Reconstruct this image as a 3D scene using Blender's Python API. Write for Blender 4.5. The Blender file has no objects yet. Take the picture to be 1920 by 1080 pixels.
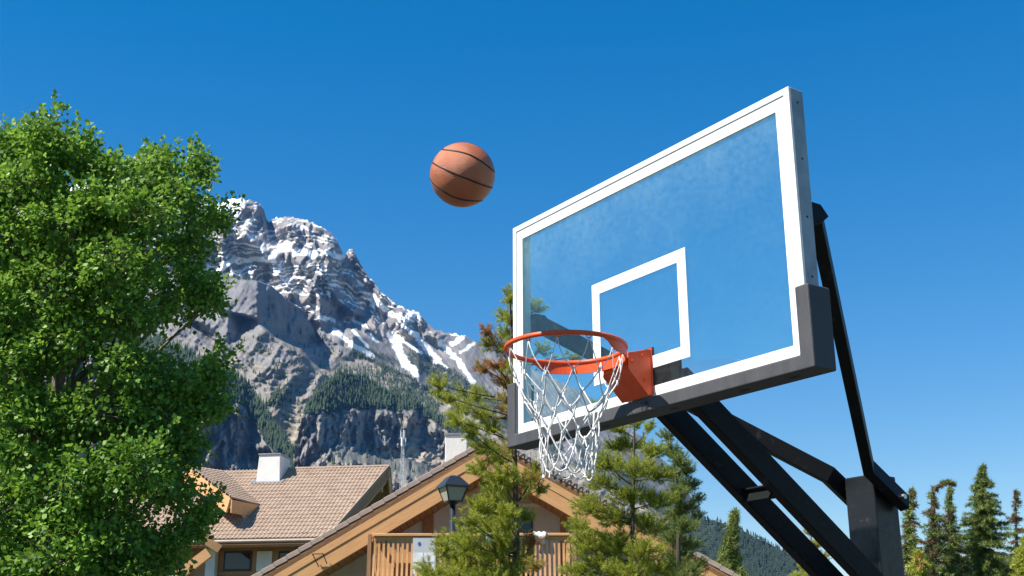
import bpy, bmesh, math, random
import numpy as np
from mathutils import Vector, Matrix

# ------------------------------------------------------------------ camera, sky, sun, exposure
SC = bpy.context.scene
COL = SC.collection
CAM = Vector((3.6648, -3.1568, 1.8179))
YAW, PITCH, ROLL, FPX = -0.96883, 0.31155, -0.00296, 2245.3     # focal length in pixels of a 1920 px wide frame
FW = Vector((math.sin(YAW) * math.cos(PITCH), math.cos(YAW) * math.cos(PITCH), math.sin(PITCH)))
RT0 = Vector((math.cos(YAW), -math.sin(YAW), 0))
UP0 = RT0.cross(FW)
RT = RT0 * math.cos(ROLL) + UP0 * math.sin(ROLL)
UP = UP0 * math.cos(ROLL) - RT0 * math.sin(ROLL)
cam_d = bpy.data.cameras.new('camera')
cam = bpy.data.objects.new('camera', cam_d)
COL.objects.link(cam)
cam.matrix_world = Matrix(((RT.x, UP.x, -FW.x, CAM.x), (RT.y, UP.y, -FW.y, CAM.y), (RT.z, UP.z, -FW.z, CAM.z), (0, 0, 0, 1)))
cam_d.sensor_width = 36
cam_d.lens = FPX / 1920 * 36
cam_d.clip_start = 0.05
cam_d.clip_end = 60000
cam_d.dof.use_dof = True
cam_d.dof.focus_distance = 4.5
cam_d.dof.aperture_fstop = 28.0
SC.camera = cam

SUN = Vector((-0.07, -0.64, 0.765)).normalized()            # towards the sun
w = bpy.data.worlds.new('World'); SC.world = w; w.use_nodes = True
nt = w.node_tree; nt.nodes.clear()
sky = nt.nodes.new('ShaderNodeTexSky'); sky.sky_type = 'NISHITA'; sky.sun_disc = False
sky.sun_elevation = math.asin(SUN.z)
sky.sun_rotation = math.atan2(SUN.x, SUN.y)
sky.altitude = 1400; sky.air_density = 1.2; sky.dust_density = 0.0; sky.ozone_density = 0.5
hsv = nt.nodes.new('ShaderNodeHueSaturation'); hsv.inputs['Saturation'].default_value = 1.86; hsv.inputs['Hue'].default_value = .504
bg = nt.nodes.new('ShaderNodeBackground'); bg.inputs['Strength'].default_value = 0.113
wo = nt.nodes.new('ShaderNodeOutputWorld')
gm = nt.nodes.new('ShaderNodeGamma'); gm.inputs[1].default_value = 0.75
nt.links.new(sky.outputs[0], gm.inputs[0]); nt.links.new(gm.outputs[0], hsv.inputs['Color']); nt.links.new(hsv.outputs[0], bg.inputs[0]); nt.links.new(bg.outputs[0], wo.inputs[0])
sl = bpy.data.lights.new('sun', 'SUN'); sl.energy = 4.9; sl.angle = math.radians(0.53); sl.color = (1.0, 0.95, 0.87)
so = bpy.data.objects.new('sun', sl); COL.objects.link(so)
so.rotation_euler = SUN.to_track_quat('Z', 'Y').to_euler()
so.location = (0, -20, 40)
vs = SC.view_settings
vs.view_transform = 'Standard'; vs.look = 'None'; vs.exposure = 0.93; vs.gamma = 1.0; vs.use_curve_mapping = False
SC.cycles.max_bounces = 8; SC.cycles.transparent_max_bounces = 16
SC.cycles.use_denoising = True
SC.cycles.volume_bounces = 0

# ------------------------------------------------------------------ helpers
EF = Vector((math.sin(YAW), math.cos(YAW), 0))               # site frame: depth axis
ER = Vector((math.cos(YAW), -math.sin(YAW), 0))              # site frame: axis to the right
def site(X, D, Z): return Vector((CAM.x, CAM.y, 0)) + ER * X + EF * D + Vector((0, 0, Z))
def ray(px, py): return FW + RT * ((px - 960) / FPX) + UP * ((540 - py) / FPX)
def at(px, py, D):
    d = ray(px, py); return CAM + d * (D / d.dot(EF))
def atz(px, py, z):
    d = ray(px, py); return CAM + d * ((z - CAM.z) / d.z)
def atplane(px, py, P, n):
    d = ray(px, py); return CAM + d * ((P - CAM).dot(n) / d.dot(n))

def link(o, parent=None):
    COL.objects.link(o)
    if parent is not None:
        o.parent = parent
        o.matrix_parent_inverse = PINV[parent.name]
    PINV[o.name] = Matrix()
    return o
PINV = {}
def tag(o, label=None, cat=None, group=None, kind=None):
    if label: o['label'] = label
    if cat: o['category'] = cat
    if group: o['group'] = group
    if kind: o['kind'] = kind
    return o
def thing(name, loc, label, cat, group=None, kind=None):
    o = bpy.data.objects.new(name, None); COL.objects.link(o)
    o.empty_display_size = 0.2
    o.location = loc
    PINV[o.name] = Matrix.Translation(-Vector(loc))
    return tag(o, label, cat, group, kind)

class MB:
    def __init__(s): s.v = []; s.f = []; s.m = []
    def add(s, vs, fs, mi=0):
        b = len(s.v); s.v += [tuple(v) for v in vs]
        s.f += [tuple(b + i for i in f) for f in fs]; s.m += [mi] * len(fs)
        return s
    def hexa(s, p, mi=0):      # 8 corners: bottom ring 0-3, top ring 4-7
        return s.add(p, [(3, 2, 1, 0), (4, 5, 6, 7), (0, 1, 5, 4), (1, 2, 6, 5), (2, 3, 7, 6), (3, 0, 4, 7)], mi)
    def box(s, c, h, ax=None, mi=0):
        c = Vector(c); X, Y, Z = ax or (Vector((1, 0, 0)), Vector((0, 1, 0)), Vector((0, 0, 1)))
        X = X * h[0]; Y = Y * h[1]; Z = Z * h[2]
        return s.hexa([c - X - Y - Z, c + X - Y - Z, c + X + Y - Z, c - X + Y - Z, c - X - Y + Z, c + X - Y + Z, c + X + Y + Z, c - X + Y + Z], mi)
    def prism(s, poly, ext, mi=0):
        n = len(poly); ext = Vector(ext); a = [Vector(p) for p in poly]
        return s.add(a + [p + ext for p in a], [tuple(range(n - 1, -1, -1)), tuple(range(n, 2 * n))] + [(i, (i + 1) % n, n + (i + 1) % n, n + i) for i in range(n)], mi)
    def tube(s, pts, r, n=8, closed=False, mi=0, cap=True):
        pts = [Vector(p) for p in pts]; m = len(pts)
        rr = r if isinstance(r, (list, tuple)) else [r] * m
        base = len(s.v); prev = None
        for i, p in enumerate(pts):
            if closed: t = pts[(i + 1) % m] - pts[i - 1]
            else: t = pts[min(i + 1, m - 1)] - pts[max(i - 1, 0)]
            t.normalize()
            if prev is None:
                a = Vector((0, 0, 1)) if abs(t.z) < .9 else Vector((1, 0, 0)); u = t.cross(a).normalized()
            else:
                u = prev - t * prev.dot(t)
                u = u.normalized() if u.length > 1e-6 else t.orthogonal().normalized()
            prev = u; q = t.cross(u)
            for k in range(n):
                a = 2 * math.pi * k / n
                s.v.append(tuple(p + (u * math.cos(a) + q * math.sin(a)) * rr[i]))
        for i in range(m if closed else m - 1):
            j = (i + 1) % m
            for k in range(n):
                k2 = (k + 1) % n
                s.f.append((base + i * n + k, base + i * n + k2, base + j * n + k2, base + j * n + k)); s.m.append(mi)
        if cap and not closed:
            s.f.append(tuple(base + k for k in range(n - 1, -1, -1))); s.m.append(mi)
            s.f.append(tuple(base + (m - 1) * n + k for k in range(n))); s.m.append(mi)
        return s
    def mesh(s, name, mats, smooth=False):
        me = bpy.data.meshes.new(name); me.from_pydata(s.v, [], s.f)
        for m_ in (mats if isinstance(mats, (list, tuple)) else [mats]): me.materials.append(m_)
        if any(s.m): me.polygons.foreach_set('material_index', s.m)
        if smooth: me.polygons.foreach_set('use_smooth', [True] * len(me.polygons))
        me.update(); return me
    def build(s, name, mats, parent=None, smooth=False, bevel=0, seg=2, kind=None):
        o = bpy.data.objects.new(name, s.mesh(name, mats, smooth)); link(o, parent)
        if bevel:
            b = o.modifiers.new('b', 'BEVEL'); b.width = bevel; b.segments = seg; b.limit_method = 'ANGLE'; b.angle_limit = math.radians(40)
        if kind: o['kind'] = kind
        return o
def npmesh(name, V, Fq, mats, parent=None, attrs=None, mi=None, smooth=False):
    """mesh from numpy arrays: V (n,3), Fq (m,3 or 4)"""
    me = bpy.data.meshes.new(name); n = len(V); m, k = Fq.shape
    me.vertices.add(n); me.vertices.foreach_set('co', np.asarray(V, np.float32).ravel())
    me.loops.add(m * k); me.loops.foreach_set('vertex_index', np.asarray(Fq, np.int32).ravel())
    me.polygons.add(m); me.polygons.foreach_set('loop_start', np.arange(0, m * k, k, dtype=np.int32))
    for m_ in (mats if isinstance(mats, (list, tuple)) else [mats]): me.materials.append(m_)
    if mi is not None: me.polygons.foreach_set('material_index', np.asarray(mi, np.int32))
    if smooth: me.polygons.foreach_set('use_smooth', np.ones(m, bool))
    for an, av in (attrs or {}).items():
        a = me.attributes.new(an, 'FLOAT', 'POINT'); a.data.foreach_set('value', np.asarray(av, np.float32))
    me.update(calc_edges=True); me.validate()
    o = bpy.data.objects.new(name, me); link(o, parent); return o
def piece(name, mesh, parent, M):
    o = bpy.data.objects.new(name, mesh); link(o, parent); o.matrix_basis = M; PINV[o.name] = M.inverted(); return o
def frame(x, z, o):       # matrix: local x along x, local z near z, origin o
    x = Vector(x).normalized(); z = Vector(z); y = z.cross(x).normalized(); z = x.cross(y)
    return Matrix(((x.x, y.x, z.x, o[0]), (x.y, y.y, z.y, o[1]), (x.z, y.z, z.z, o[2]), (0, 0, 0, 1)))
_bm = {}
def board(name, p0, p1, up, wid, thk, mat, parent, bevel=0.004):
    """a straight board from p0 to p1 (centre line): thickness thk across, width wid along up; grain runs along local x"""
    p0 = Vector(p0); p1 = Vector(p1); L = (p1 - p0).length
    key = (round(L, 3), round(wid, 3), round(thk, 3), mat.name)
    if key not in _bm:
        me = MB().box((0, 0, 0), (L / 2, thk / 2, wid / 2)).mesh(name, mat); _bm[key] = me
    o = piece(name, _bm[key], parent, frame(p1 - p0, up, (p0 + p1) / 2))
    if bevel:
        b = o.modifiers.new('b', 'BEVEL'); b.width = bevel; b.segments = 1
    return o

def M(name, col, col2=None, rough=.6, scale=6, bump=0, bscale=None, stretch=(1, 1, 1), metal=0, spec=.5, detail=5, lo=.35, hi=.65, coat=0, rough2=None, attr_tone=None):
    m = bpy.data.materials.new(name); m.use_nodes = True; nt = m.node_tree; N = nt.nodes; Lk = nt.links.new
    b = N['Principled BSDF']; b.inputs['Roughness'].default_value = rough; b.inputs['Metallic'].default_value = metal
    b.inputs['Specular IOR Level'].default_value = spec; b.inputs['Coat Weight'].default_value = coat
    tc = N.new('ShaderNodeTexCoord'); mp = N.new('ShaderNodeMapping'); mp.inputs['Scale'].default_value = stretch
    Lk(tc.outputs['Object'], mp.inputs[0])
    nz = N.new('ShaderNodeTexNoise'); nz.inputs['Scale'].default_value = scale; nz.inputs['Detail'].default_value = detail; nz.inputs['Roughness'].default_value = .6
    Lk(mp.outputs[0], nz.inputs['Vector'])
    cr = N.new('ShaderNodeValToRGB'); cr.color_ramp.elements[0].position = lo; cr.color_ramp.elements[1].position = hi
    c2 = col2 or tuple(c * .8 for c in col)
    cr.color_ramp.elements[0].color = (*c2, 1); cr.color_ramp.elements[1].color = (*col, 1)
    Lk(nz.outputs['Fac'], cr.inputs[0]); Lk(cr.outputs[0], b.inputs['Base Color'])
    if rough2 is not None:
        mr = N.new('ShaderNodeMapRange'); mr.inputs['From Min'].default_value = .3; mr.inputs['From Max'].default_value = .7
        mr.inputs['To Min'].default_value = rough; mr.inputs['To Max'].default_value = rough2
        Lk(nz.outputs['Fac'], mr.inputs['Value']); Lk(mr.outputs[0], b.inputs['Roughness'])
    if bump:
        n2 = N.new('ShaderNodeTexNoise'); n2.inputs['Scale'].default_value = bscale or scale * 4; n2.inputs['Detail'].default_value = 4
        Lk(mp.outputs[0], n2.inputs['Vector'])
        bp = N.new('ShaderNodeBump'); bp.inputs['Strength'].default_value = bump; bp.inputs['Distance'].default_value = .01
        Lk(n2.outputs['Fac'], bp.inputs['Height']); Lk(bp.outputs[0], b.inputs['Normal'])
    return m

# ---- numpy noise
_rs = np.random.RandomState(7)
_perm = _rs.permutation(512).astype(np.int64); _perm = np.concatenate([_perm, _perm, _perm])
_grad = _rs.rand(512) * 2 * np.pi
def perlin(x, y, seed=0):
    xi = np.floor(x).astype(np.int64); yi = np.floor(y).astype(np.int64); xf = x - xi; yf = y - yi
    u = xf * xf * xf * (xf * (xf * 6 - 15) + 10); v = yf * yf * yf * (yf * (yf * 6 - 15) + 10)
    def g(ix, iy, dx, dy):
        a = _grad[_perm[(_perm[(ix + seed * 17) & 511] + iy) & 511]]
        return np.cos(a) * dx + np.sin(a) * dy
    n00 = g(xi, yi, xf, yf); n10 = g(xi + 1, yi, xf - 1, yf); n01 = g(xi, yi + 1, xf, yf - 1); n11 = g(xi + 1, yi + 1, xf - 1, yf - 1)
    return ((n00 * (1 - u) + n10 * u) * (1 - v) + (n01 * (1 - u) + n11 * u) * v) * 1.5
def fbm(x, y, oct=5, seed=0, gain=.5, ridged=False):
    s = 0; a = 1; t = 0
    for k in range(oct):
        n = perlin(x * 2 ** k, y * 2 ** k, seed + k * 3)
        s = s + a * ((1 - 2 * np.abs(n)) if ridged else n); t += a; a *= gain
    return s / t
def rmf(x, y, oct=6, seed=0, gain=.55):
    s = 0; a = 1; w_ = 1; t = 0
    for k in range(oct):
        n = (1 - np.abs(perlin(x * 2 ** k + 7.3 * k, y * 2 ** k + 3.1 * k, seed + k * 3))) ** 2 * w_
        w_ = np.clip(n * 1.6, 0, 1); s = s + a * n; t += a; a *= gain
    return s / t
def sstep(a, b, x):
    t = np.clip((x - a) / (b - a), 0, 1); return t * t * (3 - 2 * t)
# ------------------------------------------------------------------ ground, mountain, hills
m_ground = M('meadow_ground', (.075, .10, .035), (.05, .065, .028), rough=.95, scale=.8, bump=.3, bscale=12)
gnd = MB(); gnd.add([(-7000, -7000, -.004), (7000, -7000, -.004), (7000, 7000, -.004), (-7000, 7000, -.004)], [(0, 1, 2, 3)])
tag(gnd.build('ground', m_ground), kind='structure')
m_asph = M('court_asphalt', (.055, .055, .056), (.042, .042, .043), rough=.9, scale=4, bump=.4, bscale=90)
tag(MB().hexa([(-9, -15, -.2), (9, -15, -.2), (9, 3, -.2), (-9, 3, -.2), (-9, -15, 0), (9, -15, 0), (9, 3, 0), (-9, 3, 0)]).build('court_pavement', m_asph), kind='structure')

def rock_mat(name, rock, rock2, tan=(.35, .295, .225), veg=(.035, .05, .028), sc=.012):
    m = bpy.data.materials.new(name); m.use_nodes = True; nt = m.node_tree; N = nt.nodes; Lk = nt.links.new
    b = N['Principled BSDF']; b.inputs['Roughness'].default_value = .92; b.inputs['Specular IOR Level'].default_value = .15
    tc = N.new('ShaderNodeTexCoord')
    nz = N.new('ShaderNodeTexNoise'); nz.inputs['Scale'].default_value = sc; nz.inputs['Detail'].default_value = 8; nz.inputs['Roughness'].default_value = .65; Lk(tc.outputs['Object'], nz.inputs['Vector'])
    cr = N.new('ShaderNodeValToRGB'); cr.color_ramp.elements[0].position = .36; cr.color_ramp.elements[1].position = .64
    cr.color_ramp.elements[0].color = (*rock2, 1); cr.color_ramp.elements[1].color = (*rock, 1); Lk(nz.outputs['Fac'], cr.inputs[0])
    cur = cr.outputs[0]
    def mix(cur, attr, col):
        a = N.new('ShaderNodeAttribute'); a.attribute_name = attr
        x = N.new('ShaderNodeMix'); x.data_type = 'RGBA'; Lk(a.outputs['Fac'], x.inputs[0]); Lk(cur, x.inputs[6]); x.inputs[7].default_value = (*col, 1); return x.outputs[2]
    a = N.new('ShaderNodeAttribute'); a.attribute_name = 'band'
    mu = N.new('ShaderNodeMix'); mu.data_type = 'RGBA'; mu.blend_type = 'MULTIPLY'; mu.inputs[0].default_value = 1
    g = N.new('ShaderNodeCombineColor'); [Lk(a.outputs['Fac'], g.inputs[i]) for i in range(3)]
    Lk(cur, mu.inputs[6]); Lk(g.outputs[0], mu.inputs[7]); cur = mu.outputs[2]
    cur = mix(cur, 'tan', tan); cur = mix(cur, 'veg', veg); cur = mix(cur, 'snow', (.86, .87, .88))
    Lk(cur, b.inputs['Base Color'])
    n2 = N.new('ShaderNodeTexNoise'); n2.inputs['Scale'].default_value = sc * 9; n2.inputs['Detail'].default_value = 8; n2.inputs['Roughness'].default_value = .7; Lk(tc.outputs['Object'], n2.inputs['Vector'])
    bp = N.new('ShaderNodeBump'); bp.inputs['Strength'].default_value = .8; bp.inputs['Distance'].default_value = 1.6; Lk(n2.outputs['Fac'], bp.inputs['Height']); Lk(bp.outputs[0], b.inputs['Normal'])
    return m
m_rock = rock_mat('limestone', (.222, .215, .220), (.142, .138, .143))
m_hill = rock_mat('forest_floor', (.05, .06, .035), (.035, .045, .028), sc=.05)

def poly_mask(PX, PY, poly, soft=4.0):
    """signed-distance mask of a polygon in the angular grid, 1 inside"""
    inside = np.zeros(PX.shape, bool); dist = np.full(PX.shape, 1e9); n = len(poly)
    for i in range(n):
        x0, y0 = poly[i]; x1, y1 = poly[(i + 1) % n]
        c = ((y0 > PY) != (y1 > PY)) & (PX < (x1 - x0) * (PY - y0) / (y1 - y0 + 1e-9) + x0); inside ^= c
        dist = np.minimum(dist, seg_dist(PX, PY, x0, y0, x1, y1))
    return sstep(-soft, soft, np.where(inside, dist, -dist))
def seg_dist(PX, PY, x0, y0, x1, y1):
    dx, dy = x1 - x0, y1 - y0; t = np.clip(((PX - x0) * dx + (PY - y0) * dy) / (dx * dx + dy * dy + 1e-9), 0, 1)
    return np.hypot(PX - x0 - t * dx, PY - y0 - t * dy)
def streak(PX, PY, pts, w, seed):
    m = np.zeros(PX.shape); n = fbm(PX / 9, PY / 9, 3, seed) * w * .55
    L = len(pts) - 1
    for i in range(L):
        (x0, y0), (x1, y1) = pts[i], pts[i + 1]
        d = seg_dist(PX, PY, x0, y0, x1, y1) + n
        m = np.maximum(m, sstep(w * .55, w * .32, d))
    return m
def hollow(PX, PY, poly, slope, w2, sm=5):
    """a scoop in the slope: steep face turned right inside the polygon, an easy face turned left beyond it"""
    ins = poly_mask(PX, PY, poly, .6) > .5; h = np.zeros(PX.shape)
    for r in np.nonzero(ins.any(1))[0]:
        c = np.nonzero(ins[r])[0]; x = PX[r]; a, b = x[c[0]], x[c[-1]]
        h[r] = np.clip(x - a, 0, b - a) * slope - np.clip(x - b, 0, w2) * slope * (b - a) / w2
    k = np.ones(sm) / sm
    return np.apply_along_axis(lambda q: np.convolve(q, k, 'same'), 0, h)
NRT, NFW, NUP = [np.array(v) for v in (RT, FW, UP)]
NC = np.array(CAM); NEF = np.array(EF)
def world_of(PX, PY, D):
    d = NFW + ((PX - 960) / FPX)[..., None] * NRT + ((540 - PY) / FPX)[..., None] * NUP
    return NC + d * (D / (d @ NEF))[..., None]
def terrain(name, mat, x0, x1, dx, crest, bottom, nrow, fn, jag=(0, 0), tail=1250, jseed=0):
    xs = np.arange(x0, x1, dx); cx, cy = zip(*crest)
    cr = np.interp(xs, cx, cy); cr_s = cr.copy()
    j1 = fbm(xs / 26, xs * 0 + 3.3, 5, 5, .6); tri = lambda p, sd: np.abs(((xs + 14 * fbm(xs / 40, xs * 0 + sd, 3, sd)) / p) % 1 - .5) * 2; cr = cr + jag[0] * j1 + jag[1] * (tri(17, 3) * .55 + tri(9.5, 6) * .4 + tri(6, 8) * .25 - .4) * (.5 + fbm(xs / 30, xs * 0 + 1.7, 2, 4))
    t = np.linspace(0, 1, nrow) ** 1.0
    PY = cr[None, :] + (bottom - cr)[None, :] * t[:, None] if np.ndim(bottom) else cr[None, :] + (bottom - cr)[None, :] * t[:, None]
    PX = np.repeat(xs[None, :], nrow, 0)
    D, at_ = fn(PX, PY, cr_s)
    W = world_of(PX, PY, D)
    # geometric normals for ledge snow
    ex = np.gradient(W, axis=1); ey = np.gradient(W, axis=0); nn = np.cross(ey, ex); nn /= np.linalg.norm(nn, axis=-1, keepdims=True) + 1e-9
    nn = nn if np.mean(nn @ NEF) < 0 else -nn
    at_ = at_(nn)
    # a foot row on the valley floor and a back row falling behind the crest
    foot = W[-1].copy(); run = np.maximum(foot[:, 2], 1) * 1.6; foot -= NEF * np.minimum(run, 900)[:, None]; foot[:, 2] = -2
    back = W[0].copy(); back += NEF * 500; back[:, 2] -= 350
    V = np.concatenate([back[None], W, foot[None]], 0)
    attrs = {k: np.concatenate([v[:1], v, v[-1:]], 0).ravel() for k, v in at_.items()}
    R_, C_ = V.shape[:2]; idx = np.arange(R_ * C_).reshape(R_, C_)
    Fq = np.stack([idx[:-1, :-1], idx[1:, :-1], idx[1:, 1:], idx[:-1, 1:]], -1).reshape(-1, 4)
    o = npmesh(name, V.reshape(-1, 3), Fq, mat, attrs=attrs)
    tag(o, kind='structure')
    return PX, PY, W, at_, nn
def stairs(s, flat):
    f = np.floor(s); t = s - f; return f + sstep(1 - flat, 1, t) - s      # deviation from the even slope

# ---- summit wall
CA = [(-300, 470), (-60, 420), (60, 372), (150, 340), (240, 302), (268, 284), (285, 275), (300, 284), (330, 322), (360, 354), (395, 386), (412, 379), (436, 371), (455, 374), (482, 376), (494, 388), (500, 412), (504, 416), (510, 411), (525, 408), (540, 403), (556, 409), (582, 414), (606, 428), (626, 441), (637, 462), (645, 478), (652, 470), (661, 468), (672, 490), (690, 516), (712, 541), (740, 566), (765, 579), (785, 585), (795, 600), (803, 609), (815, 616), (840, 622), (872, 628), (890, 640), (910, 654), (950, 672), (1000, 692), (1068, 722), (1107, 744), (1150, 775), (1200, 815), (1260, 880), (1310, 955), (1400, 1080), (1500, 1200)]
def fA(PX, PY, cr):
    below = PY - cr[None, :]
    scree = sstep(0, 26, (PY - 606) - .10 * (PX - 640) + 14 * fbm(PX / 50, PY / 50, 3, 2)) * sstep(600, 650, PX + .2 * (PY - 600)); scree = np.maximum(scree, sstep(800, 850, PX))
    wx = fbm(PX / 60, PY / 60, 3, 31) ; wy = fbm(PX / 60, PY / 60, 3, 37)
    ribs = rmf((PX + 16 * wx - .30 * PY) / 84, (PY + 20 * wy) / 150, 5, 11, .5)
    ribs2 = rmf((PX + 10 * wx + .50 * PY) / 34, PY / 70 + .4 * wy, 5, 21, .55)
    amp = np.clip(.8 + 1.0 * fbm(PX / 70, PY / 40, 3, 41), .3, 1.3)
    TX = np.interp(PX, [-300, 250, 380, 470, 560, 640, 720, 800, 900, 1100], [60, 30, 0, -10, -36, -22, 28, 84, 130, 190])
    s = (PY - TX + 24 * wy + 8 * fbm(PX / 24, PY / 18, 3, 43)) / 12.0; s = s + .4 * np.sin(s * .83) + .3 * np.sin(s * 1.7 + 1)
    s2 = (PY + .10 * PX + 14 * wx) / 7.5
    st = stairs(s, .34); st2 = stairs(s2, .4); tt = s - np.floor(s)
    rough = 1 - scree
    D = 4650 - below * (1.45 * rough + 2.5 * scree) + .12 * (PX - 500)
    D = D - (ribs - .2) * (230 * rough + 10 * scree) * sstep(-4, 22, below) - (ribs2 - .2) * (66 * rough + 4 * scree) * sstep(-2, 8, below)
    D = D - rough * (st * 13 * 1.35 * amp + st2 * 7.5 * .35 * amp)
    D = D - scree * 9 * fbm((PX - .85 * PY) / 16, (PX + PY) / 160, 4, 51, .55, True)
    # gully left of the second tower and the notch below the summit block
    D = D + 150 * np.exp(-((PX - 503 - .25 * (PY - 412)) / 9) ** 2) * sstep(60, 0, below)
    D = D + 90 * np.exp(-((PX - 655 - .5 * (PY - 480)) / 16) ** 2) * rough
    D = D + 160 * poly_mask(PX, PY, [(600, 545), (650, 530), (690, 570), (690, 610), (610, 600)], 10) * (PX - 590) / 100
    def attrs(nn):
        up = nn[..., 2]; n1 = fbm(PX / 34, PY / 24, 4, 61); n2 = fbm(PX / 9, PY / 6, 3, 67)
        led = sstep(.52, .70, up + .16 * n1 + .13 * n2)
        zone = sstep(640, 560, PY - .10 * (PX - 600) + 26 * n1) * sstep(-8, 2, below)
        hi = sstep(70, 10, below) * sstep(520, 430, PX) * sstep(340, 385, PX)
        bandm = poly_mask(PX, PY, [(385, 470), (470, 430), (640, 520), (700, 540), (790, 590), (700, 560), (600, 500), (560, 545), (430, 520), (380, 505)], 26)
        ledge = sstep(.60, .68, tt + .05 * n2) * sstep(1.0, .93, tt)
        snow = led * zone * np.clip(.02 + .5 * bandm + .5 * hi + .8 * n1, 0, 1)
        snow = np.maximum(snow, hi * sstep(.30, .50, up + .2 * n2) * sstep(475, 445, PX))
        snow = np.maximum(snow, rough * zone * ledge * sstep(-.10, .04, .5 * bandm - .02 + .95 * n1 + .42 * n2))
        snow = sstep(.30, .62, snow + .15 * n2 * (snow > .05))
        for k, (pts, w_) in enumerate([([(626, 620), (660, 646), (698, 668)], 10), ([(731, 627), (748, 655), (758, 680), (779, 699)], 17), ([(741, 629), (790, 661)], 7), ([(777, 626), (800, 652), (820, 676)], 14), ([(690, 625), (706, 640)], 7), ([(825, 642), (861, 678), (886, 716)], 11), ([(846, 646), (868, 632)], 9), ([(864, 661), (888, 644)], 7), ([(845, 627), (876, 629)], 4), ([(700, 560), (735, 590), (770, 600)], 12), ([(760, 592), (790, 590)], 12), ([(755, 612), (775, 622)], 7), ([(660, 600), (688, 612)], 5), ([(600, 595), (625, 600)], 8), ([(662, 620), (690, 650)], 6), ([(800, 655), (838, 690)], 5)]):
            snow = np.maximum(snow, streak(PX, PY, pts, w_, 70 + k) * sstep(-.55, -.2, n2 + .1))
        veg = poly_mask(PX, PY, [(770, 655), (800, 668), (850, 690), (905, 735), (900, 760), (850, 740), (790, 700), (760, 690), (690, 668), (640, 640), (690, 655), (750, 680)], 6) * sstep(-.35, -.05, n2 + .1)
        veg = np.maximum(veg, sstep(860, 940, PX) * sstep(60, 100, below) * sstep(-.1, .1, n1 + .1))
        band = 1 + .16 * np.sin(s * 6.28) * rough * .6 + .10 * n1 + .08 * scree
        band = np.clip(band, .6, 1.3)
        return dict(snow=np.clip(snow, 0, 1), veg=np.clip(veg * (1 - snow) * .85, 0, 1), tan=np.clip(.20 + .5 * n1, 0, .45) * (1 - scree * .4), band=band)
    return D, attrs
gA = terrain('mountain', m_rock, -300, 1420, 1.6, CA, np.float64(760) + 0 * np.arange(-300, 1420, 1.6) + np.interp(np.arange(-300, 1420, 1.6), [900, 1420], [0, 480]), 270, fA, (6, 8))

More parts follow.
